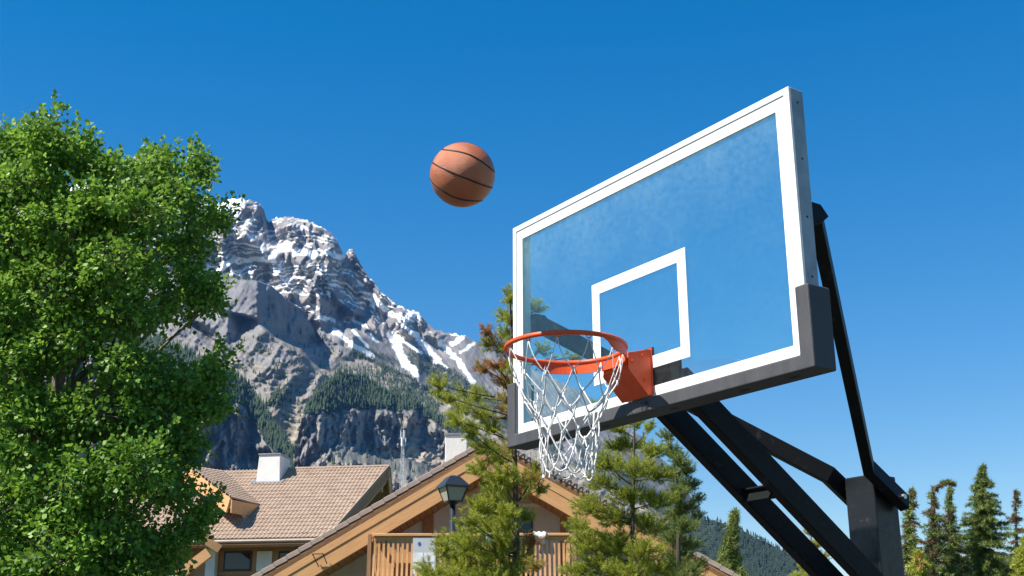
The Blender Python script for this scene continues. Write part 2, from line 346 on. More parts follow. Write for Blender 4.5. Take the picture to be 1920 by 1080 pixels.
# ---- grey shoulder in front of it
CB = [(-300, 640), (0, 560), (200, 520), (330, 510), (395, 518), (417, 516), (450, 521), (484, 526), (509, 536), (535, 559), (565, 580), (586, 610), (600, 628), (640, 648), (700, 674), (760, 702), (820, 737), (880, 772), (1000, 830), (1100, 880), (1300, 1000)]
def fB(PX, PY, cr):
    below = PY - cr[None, :]
    wx = fbm(PX / 70, PY / 70, 3, 131); wy = fbm(PX / 55, PY / 55, 3, 137)
    D = 3450 - below * 2.0
    pmB = poly_mask(PX, PY, [(484, 556), (500, 538), (512, 530), (552, 560), (590, 610), (606, 640), (598, 648), (552, 648), (514, 630), (488, 606)], 5)
    D = D + 1.5 * np.clip(PY - 540, 0, 110) * pmB
    gx = 4.3 * poly_mask(PX, PY, [(484, 556), (500, 538), (512, 530), (552, 560), (590, 610), (606, 640), (598, 648), (552, 648), (514, 630), (488, 606)], 4)
    dx = PX[0, 1] - PX[0, 0]
    off = np.maximum.accumulate((np.cumsum(gx, 1) * dx)[::-1], 0)[::-1]
    D = D + off
    D = D + hollow(PX, PY, [(427, 586), (460, 597), (450, 622), (437, 641), (423, 642)], 5.5, 34) + hollow(PX, PY, [(340, 600), (362, 606), (404, 644), (384, 644)], 4, 30) + hollow(PX, PY, [(380, 545), (400, 556), (397, 590), (384, 596)], 4, 20)
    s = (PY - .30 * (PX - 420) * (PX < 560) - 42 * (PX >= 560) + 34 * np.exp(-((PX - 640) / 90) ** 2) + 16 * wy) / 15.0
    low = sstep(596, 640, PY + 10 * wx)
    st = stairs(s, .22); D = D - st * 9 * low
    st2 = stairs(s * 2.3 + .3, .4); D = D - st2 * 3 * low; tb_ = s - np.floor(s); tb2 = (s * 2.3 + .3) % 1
    rib = rmf((PX + .75 * PY + 10 * wx) / 60, (PY - .6 * PX) / 190, 6, 141, .55)
    D = D - (rib - .2) * (34 + 26 * sstep(470, 520, PX)) * sstep(-2, 14, below)
    D = D - 5 * fbm(PX / 9, PY / 9, 3, 151) - 9 * (rmf(PX / 13, (PY + .3 * PX) / 17, 5, 157, .6) - .3) - 34 * pmB * (rmf((PX + 6 * wx) / 17, PY / 75, 5, 159, .6) - .3)
    def attrs(nn):
        n1 = fbm(PX / 30, PY / 22, 4, 161); n2 = fbm(PX / 8, PY / 6, 3, 167)
        tan = sstep(700, 770, PY + 24 * n1) * sstep(470, 520, PX + 20 * n1) * .85
        tan = np.maximum(tan, .6 * sstep(560, 720, PY) * sstep(-.3, .2, n1 + .15))
        veg = sstep(9, 1, np.abs(below - 3 - 5 * n1)) * sstep(575, 610, PX) * .8 * sstep(-.3, 0, n1)
        veg = np.maximum(veg, sstep(5, 0, below) * sstep(410, 430, PX) * sstep(475, 460, PX) * .8)
        veg = np.maximum(veg, .35 * sstep(.25, .45, n2) * sstep(560, 600, PX) * sstep(620, 660, PY))
        veg = np.maximum(veg, sstep(.2, .36, -st + .1 * n2) * low * .35 * sstep(-.15, .15, n1))
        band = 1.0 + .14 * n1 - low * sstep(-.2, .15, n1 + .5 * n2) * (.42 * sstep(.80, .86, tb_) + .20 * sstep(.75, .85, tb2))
        return dict(snow=PX * 0, veg=np.clip(veg, 0, 1), tan=np.clip(tan, 0, .9), band=np.clip(band, .42, 1.25))
    return D, attrs
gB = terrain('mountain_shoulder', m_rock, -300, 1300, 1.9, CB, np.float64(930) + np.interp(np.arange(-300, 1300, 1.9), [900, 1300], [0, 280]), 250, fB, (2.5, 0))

# ---- front cliffs with the forest bench
CC = [(-300, 600), (100, 600), (300, 640), (432, 703), (461, 722), (488, 761), (518, 806), (540, 838), (549, 852), (556, 832), (561, 806), (567, 782), (575, 764), (588, 748), (610, 722), (630, 704), (650, 700), (725, 733), (784, 756), (829, 788), (870, 815), (950, 860), (1100, 930), (1300, 1010)]
def fC(PX, PY, cr):
    right = sstep(548, 552, PX)
    below = PY - cr[None, :]
    wx = fbm(PX / 40, PY / 40, 3, 231); wy = fbm(PX / 40, PY / 40, 3, 237)
    edge = np.interp(PX, [540, 559, 592, 636, 695, 755, 799, 832, 900], [800, 779, 776, 773, 764, 766, 778, 799, 850]) + 15 * wx + 9 * fbm(PX / 13, PY / 30, 3, 233)
    edgeL = cr[None, :] + 44 + 14 * wx
    e = np.where(PX < 550, edgeL, edge)
    cliff = sstep(-2, 9, PY - e)
    D = 2520 - 2.3 * np.minimum(PY, e) + 2.3 * 760 - .42 * np.maximum(PY - e, 0)
    gx = np.where(PX < 550, 1.25, .75) * (PX > 330)
    gx = gx + 2.6 * poly_mask(PX, PY, [(596, 792), (688, 788), (692, 835), (660, 856), (600, 850)], 9) + 2.2 * poly_mask(PX, PY, [(700, 780), (735, 780), (742, 850), (708, 842)], 6) + 2.4 * poly_mask(PX, PY, [(770, 790), (830, 805), (840, 870), (775, 860)], 9)
    gx = gx + 2.2 * poly_mask(PX, PY, [(390, 812), (500, 800), (510, 845), (400, 868)], 10) - 1.6 * poly_mask(PX, PY, [(556, 775), (590, 778), (590, 850), (562, 860)], 8)
    off = np.maximum.accumulate((np.cumsum(gx, 1) * (PX[0, 1] - PX[0, 0]))[::-1], 0)[::-1]
    D = D + off - np.where(PX < 550, 0, 150)
    rib = rmf((PX + 8 * wx + .15 * PY) / 44, (PY + 10 * wy) / 120, 6, 241, .55)
    D = D - (rib - .2) * (8 + 120 * cliff)
    rib2 = rmf((PX + 5 * wy) / 15, PY / 30, 6, 251, .6); D = D - (rib2 - .2) * (2 + 44 * cliff)
    st = stairs((PY + 10 * wy + .1 * PX) / 11, .35); D = D - st * 5 * cliff
    def attrs(nn):
        n1 = fbm(PX / 26, PY / 20, 4, 261); n2 = fbm(PX / 7, PY / 6, 3, 267)
        veg = (1 - cliff) * 1.0
        veg = np.maximum(veg, cliff * sstep(.60, .75, nn[..., 2] + .3 * n2) * .5)
        return dict(snow=PX * 0, veg=np.clip(veg, 0, 1), tan=np.clip(.25 + .9 * n1, 0, .55) * cliff, band=np.clip(1.0 + .2 * n1, .7, 1.25))
    return D, attrs
gC = terrain('cliffs', m_rock, -300, 1300, 1.9, CC, np.float64(1150) + np.interp(np.arange(-300, 1300, 1.9), [900, 1300], [0, 90]), 250, fC, (3, 0))

# ---- forested hill and a far range on the right
def fH(PX, PY, cr):
    below = PY - cr[None, :]
    D = 2700 - below * 5.0 - 110 * (fbm(PX / 60, PY / 40, 4, 301)) - .4 * (PX - 1300)
    return D, lambda nn: dict(snow=PX * 0, veg=PX * 0 + .8, tan=PX * 0, band=PX * 0 + 1)
gH = terrain('hill', m_hill, 1060, 1800, 4, [(1060, 1080), (1150, 1030), (1250, 985), (1310, 974), (1340, 975), (1400, 999), (1450, 1024), (1500, 1050), (1560, 1078), (1700, 1150), (1800, 1200)], 1245, 60, fH, (2, 0))
def fF(PX, PY, cr):
    D = 6000 - (PY - cr[None, :]) * 4 - 250 * fbm(PX / 50, PY / 30, 5, 311, .5, True)
    n = fbm(PX / 20, PY / 14, 4, 313)
    return D, lambda nn: dict(snow=.35 * sstep(.1, .3, n), veg=PX * 0, tan=PX * 0, band=PX * 0 + 1)
gF = terrain('far_mountain', m_rock, 1560, 2150, 4, [(1560, 1120), (1640, 1060), (1700, 1030), (1760, 1020), (1800, 1012), (1840, 1025), (1900, 1040), (2000, 1020), (2150, 1060)], 1245, 60, fF, (5, 2))

# ---- conifers on the slopes: one mass
def cones(name, P, H, Wd, mat, label):
    n = len(P); rs = np.random.RandomState(len(P)); k = 5
    a = np.arange(k) * 2 * np.pi / k; V = []; F_ = []; b = 0
    for z0, z1, r in ((.06, .62, 1.0), (.38, 1.0, .62)):
        ang = a[None] + rs.rand(n, 1) * 6; rad = Wd[:, None] * r * (.75 + .5 * rs.rand(n, k))
        ring = np.stack([P[:, None, 0] + np.cos(ang) * rad, P[:, None, 1] + np.sin(ang) * rad, P[:, None, 2] + (z0 + .07 * rs.rand(n, k)) * H[:, None]], -1)
        tip = P + np.stack([0 * H, 0 * H, z1 * H], -1)
        v = np.concatenate([ring, tip[:, None]], 1).reshape(-1, 3)
        base = b + np.arange(n)[:, None] * (k + 1)
        f = np.stack([base + np.arange(k)[None], base + (np.arange(k)[None] + 1) % k, base + k + 0 * np.arange(k)[None]], -1).reshape(-1, 3)
        V.append(v); F_.append(f); b += len(v)
    tone = np.concatenate([np.repeat(rs.rand(n), k + 1)] * 2)
    o = npmesh(name, np.concatenate(V), np.concatenate(F_), mat, attrs={'tone': tone})
    tag(o, label, 'forest', kind='stuff'); return o
def needle_far(name, c1, c2):
    m = bpy.data.materials.new(name); m.use_nodes = True; N = m.node_tree.nodes; Lk = m.node_tree.links.new; b = N['Principled BSDF']
    b.inputs['Roughness'].default_value = .85; b.inputs['Specular IOR Level'].default_value = .15
    a = N.new('ShaderNodeAttribute'); a.attribute_name = 'tone'; cr = N.new('ShaderNodeValToRGB'); cr.color_ramp.elements[0].color = (*c1, 1); cr.color_ramp.elements[1].color = (*c2, 1)
    Lk(a.outputs['Fac'], cr.inputs[0]); Lk(cr.outputs[0], b.inputs['Base Color']); return m
m_ftree = needle_far('far_conifers', (.022, .038, .020), (.05, .075, .035))
def scatter(g, mask, n, seed):
    PX, PY, W = g[:3]; rs = np.random.RandomState(seed); p = mask.ravel() / mask.sum()
    i = rs.choice(p.size, n, p=p); P = W.reshape(-1, 3)[i] + rs.randn(n, 3) * np.array([1.2, 1.2, .3]); return P
PX, PY, W, at_, nn = gC
mk = at_['veg'] * (at_['veg'] > .6) * (PX > 230) * (PX < 980) + .025 * (at_['veg'] > .2) * (PX > 230) * (PX < 980) * (PY < 890)
P1 = scatter(gC, mk, 5200, 1)
PX, PY, W, at_, nn = gB
mk2 = (at_['veg'] ** 2) * (PX > 400) * (PX < 900) * (PY < 800) + .8 * poly_mask(PX, PY, [(500, 760), (520, 735), (548, 724), (545, 745), (518, 762)], 4) + .35 * poly_mask(PX, PY, [(640, 690), (720, 690), (830, 760), (820, 775), (700, 712)], 6)
P2 = scatter(gB, mk2, 1500, 2)
PX, PY, W, at_, nn = gA
mk3 = at_['veg'] * (PX > 560) * (PX < 1150)
P3 = scatter(gA, mk3, 1300, 3)
PA = np.concatenate([P1, P2, P3]); rs = np.random.RandomState(5)
Hh = np.concatenate([9 + 20 * rs.rand(len(P1)) ** 1.4, 7 + 14 * rs.rand(len(P2)) ** 1.3, 6 + 11 * rs.rand(len(P3)) ** 1.3])
cones('mountain_forest', PA, Hh, Hh * (.13 + .07 * rs.rand(len(Hh))), m_ftree, 'dark conifer forest covering the benches below the rocky mountain')
P4 = scatter(gH, (gH[0] < 1720) * 1.0, 16000, 4); Hh = 6 + 6 * rs.rand(len(P4))
cones('hill_forest', P4, Hh, Hh * (.16 + .08 * rs.rand(len(Hh))), needle_far('hill_conifers', (.020, .034, .026), (.034, .050, .036)), 'distant conifer forest on the hill beneath the hoop arms')
# ------------------------------------------------------------------ chalets
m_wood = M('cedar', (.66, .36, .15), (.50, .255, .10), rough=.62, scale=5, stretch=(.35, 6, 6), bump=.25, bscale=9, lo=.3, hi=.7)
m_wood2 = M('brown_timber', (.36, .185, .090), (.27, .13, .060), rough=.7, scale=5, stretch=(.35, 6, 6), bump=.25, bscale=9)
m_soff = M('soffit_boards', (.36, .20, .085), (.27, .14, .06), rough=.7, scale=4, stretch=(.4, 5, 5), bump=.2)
m_stucco = M('grey_stucco', (.56, .55, .52), (.48, .47, .45), rough=.95, scale=1.6, bump=.6, bscale=26)
m_stuccow = M('white_stucco', (.70, .68, .64), (.56, .54, .51), rough=.95, scale=1.3, bump=.5, bscale=20, lo=.3, hi=.6)
m_tile = M('concrete_tile', (.380, .278, .200), (.290, .205, .148), rough=.85, scale=2.2, bump=.4, bscale=40, lo=.3, hi=.7, detail=8)
m_tileg = M('verge_tile', (.42, .32, .265), (.31, .235, .195), rough=.85, scale=3, bump=.4, bscale=30, lo=.3, hi=.7)
m_metal = M('grey_flashing', (.36, .36, .36), (.26, .26, .27), rough=.45, metal=.6, scale=4)
m_gutter = M('gutter_paint', (.33, .25, .21), rough=.5, scale=3)
m_dark = M('dark_frame', (.018, .016, .015), rough=.5, scale=5)
m_cable = M('black_cable', (.012, .012, .013), rough=.5, scale=5)
def pane_mat():
    m = bpy.data.materials.new('window_glass'); m.use_nodes = True; b = m.node_tree.nodes['Principled BSDF']
    N = m.node_tree.nodes; nz = N.new('ShaderNodeTexNoise'); nz.inputs['Scale'].default_value = 1.2; tc = N.new('ShaderNodeTexCoord'); m.node_tree.links.new(tc.outputs['Object'], nz.inputs['Vector'])
    bp = N.new('ShaderNodeBump'); bp.inputs['Strength'].default_value = .04; bp.inputs['Distance'].default_value = .02; m.node_tree.links.new(nz.outputs[0], bp.inputs['Height']); m.node_tree.links.new(bp.outputs[0], b.inputs['Normal'])
    b.inputs['Base Color'].default_value = (.012, .015, .017, 1); b.inputs['Roughness'].default_value = .04; b.inputs['Specular IOR Level'].default_value = .5; b.inputs['IOR'].default_value = 1.5; return m
m_pane = pane_mat()
V3 = Vector
def tiles(name, parent, org, ex, ey, nrm, left, right, rows, pitch=.15, mat=m_tile, lift=.03, step=.026):
    """courses of barrel tiles: org + ex*u + ey*v, u from left(v) to right(v), v over 0..rows*exposure (eave to ridge)"""
    V = []; F_ = []; nexp = ey.length; eyn = ey
    for r in range(rows):
        v0, v1 = r / rows, (r + 1.12) / rows
        a = min(left(v0), left(min(v1, 1))); b = max(right(v0), right(min(v1, 1)))
        n = max(2, int((b - a) / pitch * 6)); us = np.linspace(a, b, n + 1)
        base = len(V)
        jit = random.Random(r * 7 + len(name))
        off = [jit.uniform(-.006, .006) for _ in range(int((b - a) / (2 * pitch)) + 3)]
        for row, (v, h) in enumerate(((v0, step), (v0 + .0001, step), (v1, .0))):
            for u in us:
                uu = min(max(u, left(min(v, 1))), right(min(v, 1)))
                wv = .042 * (.5 + .5 * math.cos(2 * math.pi * u / pitch)) ** .8
                hh = (h + wv + lift + off[int((u - a) / (2 * pitch))]) if row else lift * .2
                V.append(org + ex * uu + ey * min(v, 1.0) + nrm * hh)
        m = n + 1
        for q in range(2):
            for i in range(n):
                F_.append((base + q * m + i, base + q * m + i + 1, base + (q + 1) * m + i + 1, base + (q + 1) * m + i))
    mb = MB(); mb.v = [tuple(x) for x in V]; mb.f = F_; mb.m = [0] * len(F_)
    return mb.build(name, mat, parent, kind='stuff')
def quadslab(pts, thick, mat, name, parent):
    a = [V3(p) for p in pts]; n = (a[1] - a[0]).cross(a[-1] - a[0]).normalized()
    if n.z < 0: n = -n
    return MB().prism(a, -n * thick).build(name, mat, parent)

# ---- left chalet: wide tiled slope, cross gable, stub chimney
LB = thing('chalet', site(-9, 50, 0), 'brown chalet with wide tan tiled roof and stubby white chimney behind the leafy tree', 'building', 'chalets below the mountain')
E1 = at(404, 1013, 46.0); E2 = at(604, 1003, 45.4); RB = at(729, 876, 50.6)
ex = (E2 - E1); ex.z = 0; ex.normalize()
nrm = ex.cross(RB - E1).normalized()
if nrm.z < 0: nrm = -nrm
eyd = nrm.cross(ex).normalized()
if eyd.z < 0: eyd = -eyd
sl_len = (RB - E1).dot(eyd)
RA = atplane(424, 884, E1, nrm)
uR0 = (E2 - E1).dot(ex) + .2; uR1 = (RB - E1).dot(ex)
uL = -7.0
ridge_z = RB.z
lf = lambda v: uL; rf = lambda v: uR0 + (uR1 - uR0) * v
P = lambda u, v, h=0: E1 + ex * u + eyd * (sl_len * v) + nrm * h
roof = quadslab([P(uL, 0), P(uR0 - .05, 0), P(uR1 - .05, 1), P(uL, 1)], .12, m_wood2, 'roof', LB)
# tiles in the slope's own parameter space
tl = tiles('roof_tile', roof, E1, ex, eyd * sl_len, nrm, lf, rf, 20, pitch=.165)
# far slope (seen only at the gable)
back = V3((0, 0, 0)) - (eyd - V3((0, 0, 1)) * eyd.z); back = -V3((eyd.x, eyd.y, 0)) 
hb = V3((eyd.x, eyd.y, 0)); run = hb.length * sl_len
RidgeL = P(uL, 1); RidgeR = P(uR1, 1)
drop = V3((0, 0, -eyd.z * sl_len))
bE = P(uR1, 1) + hb * sl_len * 1.0 + drop - ex * .9
quadslab([P(uL, 1, -.002), P(uR1 - .05, 1, -.002), bE, bE - ex * (uR1 - uL)], .12, m_tile, 'back_roof', LB)
# ridge cap
nc = 26
for i in range(nc):
    u0 = uL * .0 + .1 + (uR1 - .1) * i / nc; u1 = .1 + (uR1 - .1) * (i + 1.06) / nc
    pa = P(u0, 1, .04); pb = P(min(u1, uR1), 1, .05)
    MB().tube([pa, pb], [.085, .075], 7).build('ridge_tile', m_tile, roof)
# verge trim on the right rake: tiles' edge board, deep fascia, gable wall behind
va, vb = P(uR0, 0), P(uR1, 1)
rk = (vb - va).normalized()
outw = rk.cross(nrm).normalized()
if outw.dot(ex) < 0: outw = -outw
board('verge_trim', va + outw * .03 + nrm * .05, vb + outw * .03 + nrm * .05, nrm, .14, .05, m_tile, LB)
board('bargeboard', va + outw * .015 - nrm * .22, vb + outw * .015 - nrm * .22, nrm, .40, .06, m_wood2, LB)
board('bargeboard', va - outw * .12 - nrm * .50, vb - outw * .12 - nrm * .50, nrm, .22, .08, m_wood, LB)
tb = (bE - vb).normalized(); nb2 = tb.cross(ex).normalized()
if nb2.z < 0: nb2 = -nb2
board('bargeboard', vb - nb2 * .20 + ex * .02, bE - nb2 * .20 + ex * .02, nb2, .42, .07, m_wood, LB)
board('verge_trim', vb + nb2 * .04 + ex * .04, bE + nb2 * .04 + ex * .04, nb2, .12, .06, m_tile, LB)
# gable wall set back
gw = 1.5
g0 = P(uR0, 0) - ex * gw; g1 = P(uR1, 1) - ex * (gw + .9); g2 = bE - ex * (gw - .5)
gb0 = g0 + hb.normalized() * .9
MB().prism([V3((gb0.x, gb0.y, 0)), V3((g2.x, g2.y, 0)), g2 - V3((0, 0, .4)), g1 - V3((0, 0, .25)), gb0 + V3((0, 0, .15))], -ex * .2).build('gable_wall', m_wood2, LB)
kp = vb - V3((0, 0, .55)) - ex * .35
MB().box(kp - V3((0, 0, .05)), (.10, .10, .45), (ex, hb.normalized(), V3((0, 0, 1)))).build('king_post', m_wood, LB)
# front wall below the eave
hbn = hb.normalized()
wl0 = P(-6.5, 0) + hbn * 1.0; wr0 = P(uR0 - 1.2, 0) + hbn * 1.0
zt = E1.z - .08
def wbox(a, b, z0, z1, dep, mat, name, parent, out=0.0, bevel=0):
    a = V3((a.x, a.y, 0)) - hbn * out; b = V3((b.x, b.y, 0)) - hbn * out
    return MB().prism([a + V3((0, 0, z0)), b + V3((0, 0, z0)), b + hbn * dep + V3((0, 0, z0)), a + hbn * dep + V3((0, 0, z0))], (0, 0, z1 - z0)).build(name, mat, parent, bevel=bevel)
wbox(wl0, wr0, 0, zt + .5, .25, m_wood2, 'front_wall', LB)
MB().tube([P(uL, -.012, -.02), P(uR0, -.012, -.02)], .065, 8).build('gutter', m_gutter, LB)
board('eave_fascia', P(uL, 0, -.17) - hbn * .0, P(uR0 - .1, 0, -.17), (0, 0, 1), .26, .04, m_wood2, LB)
def wpt(px, py): # point on the front wall plane
    return atplane(px, py, wl0, hbn)
def wwin(x0, x1, y0, y1, parent):
    a, b = wpt(x0, y0), wpt(x1, y1); z1, z0 = a.z, b.z
    f_ = wbox(a, b, z0, z1, .1, m_dark, 'window', parent, out=.03)
    w_ = (b - a); w_.z = 0; L = w_.length; d = w_ / L
    wbox(a + d * .07, b - d * .07, z0 + .07, z1 - .07, .05, m_pane, 'pane', f_, out=.037)
    return f_
wwin(421, 471, 1034, 1070, LB); wwin(523, 590, 1034, 1070, LB)
a, b = wpt(483, 1034), wpt(511, 1034); wbox(a, b, wpt(483, 1072).z, a.z, .1, m_stuccow, 'wall_panel', LB, out=.05)
a, b = wpt(394, 1030), wpt(411, 1030); wbox(a, b, 0, a.z, .3, m_stuccow, 'wall_pier', LB, out=.35)
a, b = wpt(375, 1030), wpt(395, 1030); wbox(a, b, 0, a.z, .2, m_wood2, 'timber_post', LB, out=.30)
a, b = wpt(405, 1073), wpt(640, 1073); wbox(a, b, a.z - .12, a.z, .08, m_wood2, 'sill_beam', LB, out=.06)
pa = at(318, 1092, 44.2); pb = at(392, 1036, 44.2)
board('brace_beam', pa, pb, (0, 0, 1), .36, .2, m_wood, LB)
pa = at(340, 985, 44.6); pb = at(412, 1030, 45)
board('brace_beam', pa, pb, (0, 0, 1), .3, .2, m_wood, LB)
# stub chimney, wider at the foot
c0 = atplane(478, 909, E1, nrm); c1 = atplane(525, 906, E1, nrm); cz = at(485, 853, (c0 - CAM).dot(EF) + .1).z
wch = (c1 - c0).dot(ex)
ctr = (c0 + c1) / 2 + hbn * .75
ch = thing_part = MB()
def frus(cen, wx0, wy0, z0, wx1, wy1, z1):
    A = [cen + ex * sx * wx0 / 2 + hbn * sy * wy0 / 2 + V3((0, 0, z0 - cen.z)) for sx, sy in ((-1, -1), (1, -1), (1, 1), (-1, 1))]
    B = [cen + ex * sx * wx1 / 2 + hbn * sy * wy1 / 2 + V3((0, 0, z1 - cen.z)) for sx, sy in ((-1, -1), (1, -1), (1, 1), (-1, 1))]
    return MB().hexa(A + B)
chz = c0.z
chim = frus(ctr, wch * 1.04, 1.5, chz - .5, wch * .86, 1.36, cz).build('chimney', m_stuccow, LB, bevel=.02)
frus(ctr, wch * .93, 1.46, cz + .001, wch * .93, 1.46, cz + .05).build('chimney_cap', m_metal, chim)
fl0 = atplane(472, 908, E1, nrm)
MB().prism([P((fl0 - E1).dot(ex), (fl0 - E1).dot(eyd) / sl_len - .01, .07), P((fl0 - E1).dot(ex) + wch * 1.3, (fl0 - E1).dot(eyd) / sl_len - .01, .07), P((fl0 - E1).dot(ex) + wch * 1.3, (fl0 - E1).dot(eyd) / sl_len + .04, .075), P((fl0 - E1).dot(ex), (fl0 - E1).dot(eyd) / sl_len + .04, .075)], nrm * .02).build('flashing', m_metal, chim)
# cross gable (dormer) on the left
d1 = atplane(421, 884, E1, nrm); d2 = atplane(488, 948, E1, nrm)
dq = atz(352, 874, d1.z); dp = atz(434, 934, d2.z)
up_d = (d1 - dq).normalized(); dn = (dp - dq).cross(d1 - dq).normalized()
if dn.z < 0: dn = -dn
dwn = V3((0, 0, .30))
DR = quadslab([dq - dwn, dp - dwn, d2 - dwn, d1 - dwn], .1, m_wood2, 'dormer_roof', LB)
dex = (dp - d2); Ld = dex.length
# tiles on it: u along eave direction (towards the front), v from eave to ridge
dey = (d1 - d2)
nr = 15; V = []; F_ = []
tm = MB()
for r in range(nr):
    for row, (vv, h) in enumerate(((r / nr, .004), (r / nr, .06), ((r + 1.08) / nr, .028))):
        vv = min(vv, 1)
        s0 = d2.lerp(d1, vv); s1 = dp.lerp(dq, vv) 
        s1 = s1 + (s1 - s0).normalized() * .02
        n_ = max(8, int((s1 - s0).length / .165 * 5))
        for i in range(49):
            t_ = i / 48; w_ = .02 * (.5 + .5 * math.cos(2 * math.pi * (s1 - s0).length * t_ / .2))
            tm.v.append(tuple(s0.lerp(s1, t_) + dn * (h + w_ * (row > 0))))
    b_ = r * 147
    for q in range(2):
        for i in range(48): tm.f.append((b_ + q * 49 + i, b_ + q * 49 + i + 1, b_ + (q + 1) * 49 + i + 1, b_ + (q + 1) * 49 + i)); tm.m.append(0)
tm.build('dormer_tile', m_tile, DR, kind='stuff')
for i in range(13):       # tile ends along the front rake
    p_ = dp.lerp(dq, (i + .5) / 13); MB().box(p_ + dn * .03, (.035, .045, .05), ((dq - dp).normalized(), (d2 - dp).normalized(), dn)).build('verge_tile', m_tileg, DR)
fdir = (dp - d2); fdir.z = 0; fdir.normalize()
board('bargeboard', dp - dn * .30 + fdir * .03, dq - dn * .30 + fdir * .03, dn, .56, .07, m_wood, LB)
board('dormer_fascia', dp - V3((0, 0, .30)) + (dp - dq).normalized() * .03, d2 - V3((0, 0, .24)) + (dp - dq).normalized() * .03, (0, 0, 1), .50, .05, m_wood, LB)
# its far slope and wall
dql = dq + (dq - dp) - 2 * V3((0, 0, (dq - dp).z)); d1l = d1 + (dq - dp) - 2 * V3((0, 0, (dq - dp).z))
quadslab([dq - V3((0, 0, .003)), dql, d1l, d1 - V3((0, 0, .003))], .1, m_tile, 'dormer_far_roof', LB)
kd = 1.1 / max((d2 - dp).length, 1.2)
we = dp.lerp(d2, kd) - V3((0, 0, .30)); wr = dq.lerp(d1, kd) - V3((0, 0, .45)); wl_ = dql.lerp(d1l, kd) - V3((0, 0, .30))
def foot(p): return V3((p.x, p.y, 6.0))
MB().prism([foot(we), we, wr, wl_, foot(wl_)], -fdir * .2).build('dormer_wall', m_stuccow, LB)
ww_ = [foot(we).lerp(foot(wl_), .12), foot(we).lerp(foot(wl_), .42)]; zt_ = we.z - .35
MB().prism([V3((q.x, q.y, z)) + fdir * .012 for q, z in ((ww_[0], zt_ - .6), (ww_[1], zt_ - .6), (ww_[1], zt_), (ww_[0], zt_))], fdir * .02).build('dormer_window', m_pane, LB)
board('king_brace', at(356, 957, 43.2), at(392, 938, 43.4), (0, 0, 1), .2, .15, m_wood, LB)

# ---- near chalet: broad gable with balcony
GB = thing('gabled_chalet', site(-.5, 31, 0), 'chalet with broad cedar gable, grey stucco wall and slatted balcony behind the pine', 'building', 'chalets below the mountain')
GD = 27.0
def G(px, py, D=GD): return at(px, py, D)
apex = G(921, 826); Lft = G(470, 1091); Rgt = G(1420, 1108)
# one plane each
def slope_piece(name, a, b, off0, off1, thick, front, mat, par):
    """rake member from a to b; spans off0..off1 below the roof line, thickness along depth"""
    t = (b - a).normalized(); n = V3((0, 0, 1)) - t * t.z; n.normalize()
    c = (off0 + off1) / 2
    return board(name, a - n * c + EF * front, b - n * c + EF * front, n, abs(off1 - off0), thick, mat, par)
ridge_back = EF * 9
for a, b, s_ in ((apex, Lft, -1), (apex, Rgt, 1)):
    t = (b - a).normalized(); n = (V3((0, 0, 1)) - t * t.z).normalized()
    rf_ = MB().prism([a - n * .02, b - n * .02, b - n * .14, a - n * .14], ridge_back).build('roof', m_wood2, GB)
    o_ = a + EF * .0
    L = (b - a).length
    # tile field on top
    rows = int(L / .34)
    tm = MB(); cols = 150
    for r in range(rows):
        for row, (vv, h) in enumerate(((1 - r / rows, -.01), (1 - r / rows, .065), (1 - (r + 1.08) / rows, .03))):
            p_ = a.lerp(b, max(vv, 0)) + n * h
            for i in range(cols + 1):
                w_ = .02 * (.5 + .5 * math.cos(i * 1.2566)) * (row > 0)
                tm.v.append(tuple(p_ + EF * (.02 + 8.9 * i / cols) + n * w_))
        b_ = r * 3 * (cols + 1)
        for q in range(2):
            for i in range(cols): tm.f.append((b_ + q * (cols + 1) + i, b_ + q * (cols + 1) + i + 1, b_ + (q + 1) * (cols + 1) + i + 1, b_ + (q + 1) * (cols + 1) + i)); tm.m.append(0)
    tm.build('roof_tile_field', m_tile, rf_, kind='stuff')
    # verge tiles, one by one along the rake
    nt_ = int(L / .30); vm = None
    for i in range(nt_):
        p0 = a.lerp(b, i / nt_); p1 = a.lerp(b, (i + .985) / nt_); up_ = .014
        key = ('verge', s_)
        board('verge_tile', p0 + n * (.045 - .0) + EF * .04, p1 + n * (.045 + up_) + EF * .04, n, .11, .11, m_tileg, rf_, bevel=.008)
    slope_piece('bargeboard', a, b, .045, .30, .06, .030, m_wood, GB)
    slope_piece('bargeboard', a, b, .302, .60, .07, .052, m_wood, GB)
    # soffit planks, across the overhang
    wn = 1.35; ns = int(L / .16)
    for i in range(ns):
        p_ = a.lerp(b, (i + .5) / ns) - n * (.555 + .008 * (i % 2))
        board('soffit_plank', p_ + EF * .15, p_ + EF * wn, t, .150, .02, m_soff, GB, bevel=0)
# heat cable loops
def wire(pts, name='heat_cable', r_=.012): MB().tube(pts, r_, 5).build(name, m_cable, GB)
wire([G(586, 1039, 26.92), G(598, 1063, 26.92)]); wire([G(585, 1039, 26.90), G(606, 1038, 26.90)]); wire([G(605, 1037, 26.92), G(613, 1057, 26.92)])
t = (Rgt - apex).normalized(); n = (V3((0, 0, 1)) - t * t.z).normalized(); zz = []
Lr = (Rgt - apex).length
for i in range(64):
    p_ = apex + t * (.25 + i * .075); zz.append(p_ + n * (.15 + (.05 if i % 2 else -.12)) - EF * .08)
wire(zz, r_=.009)
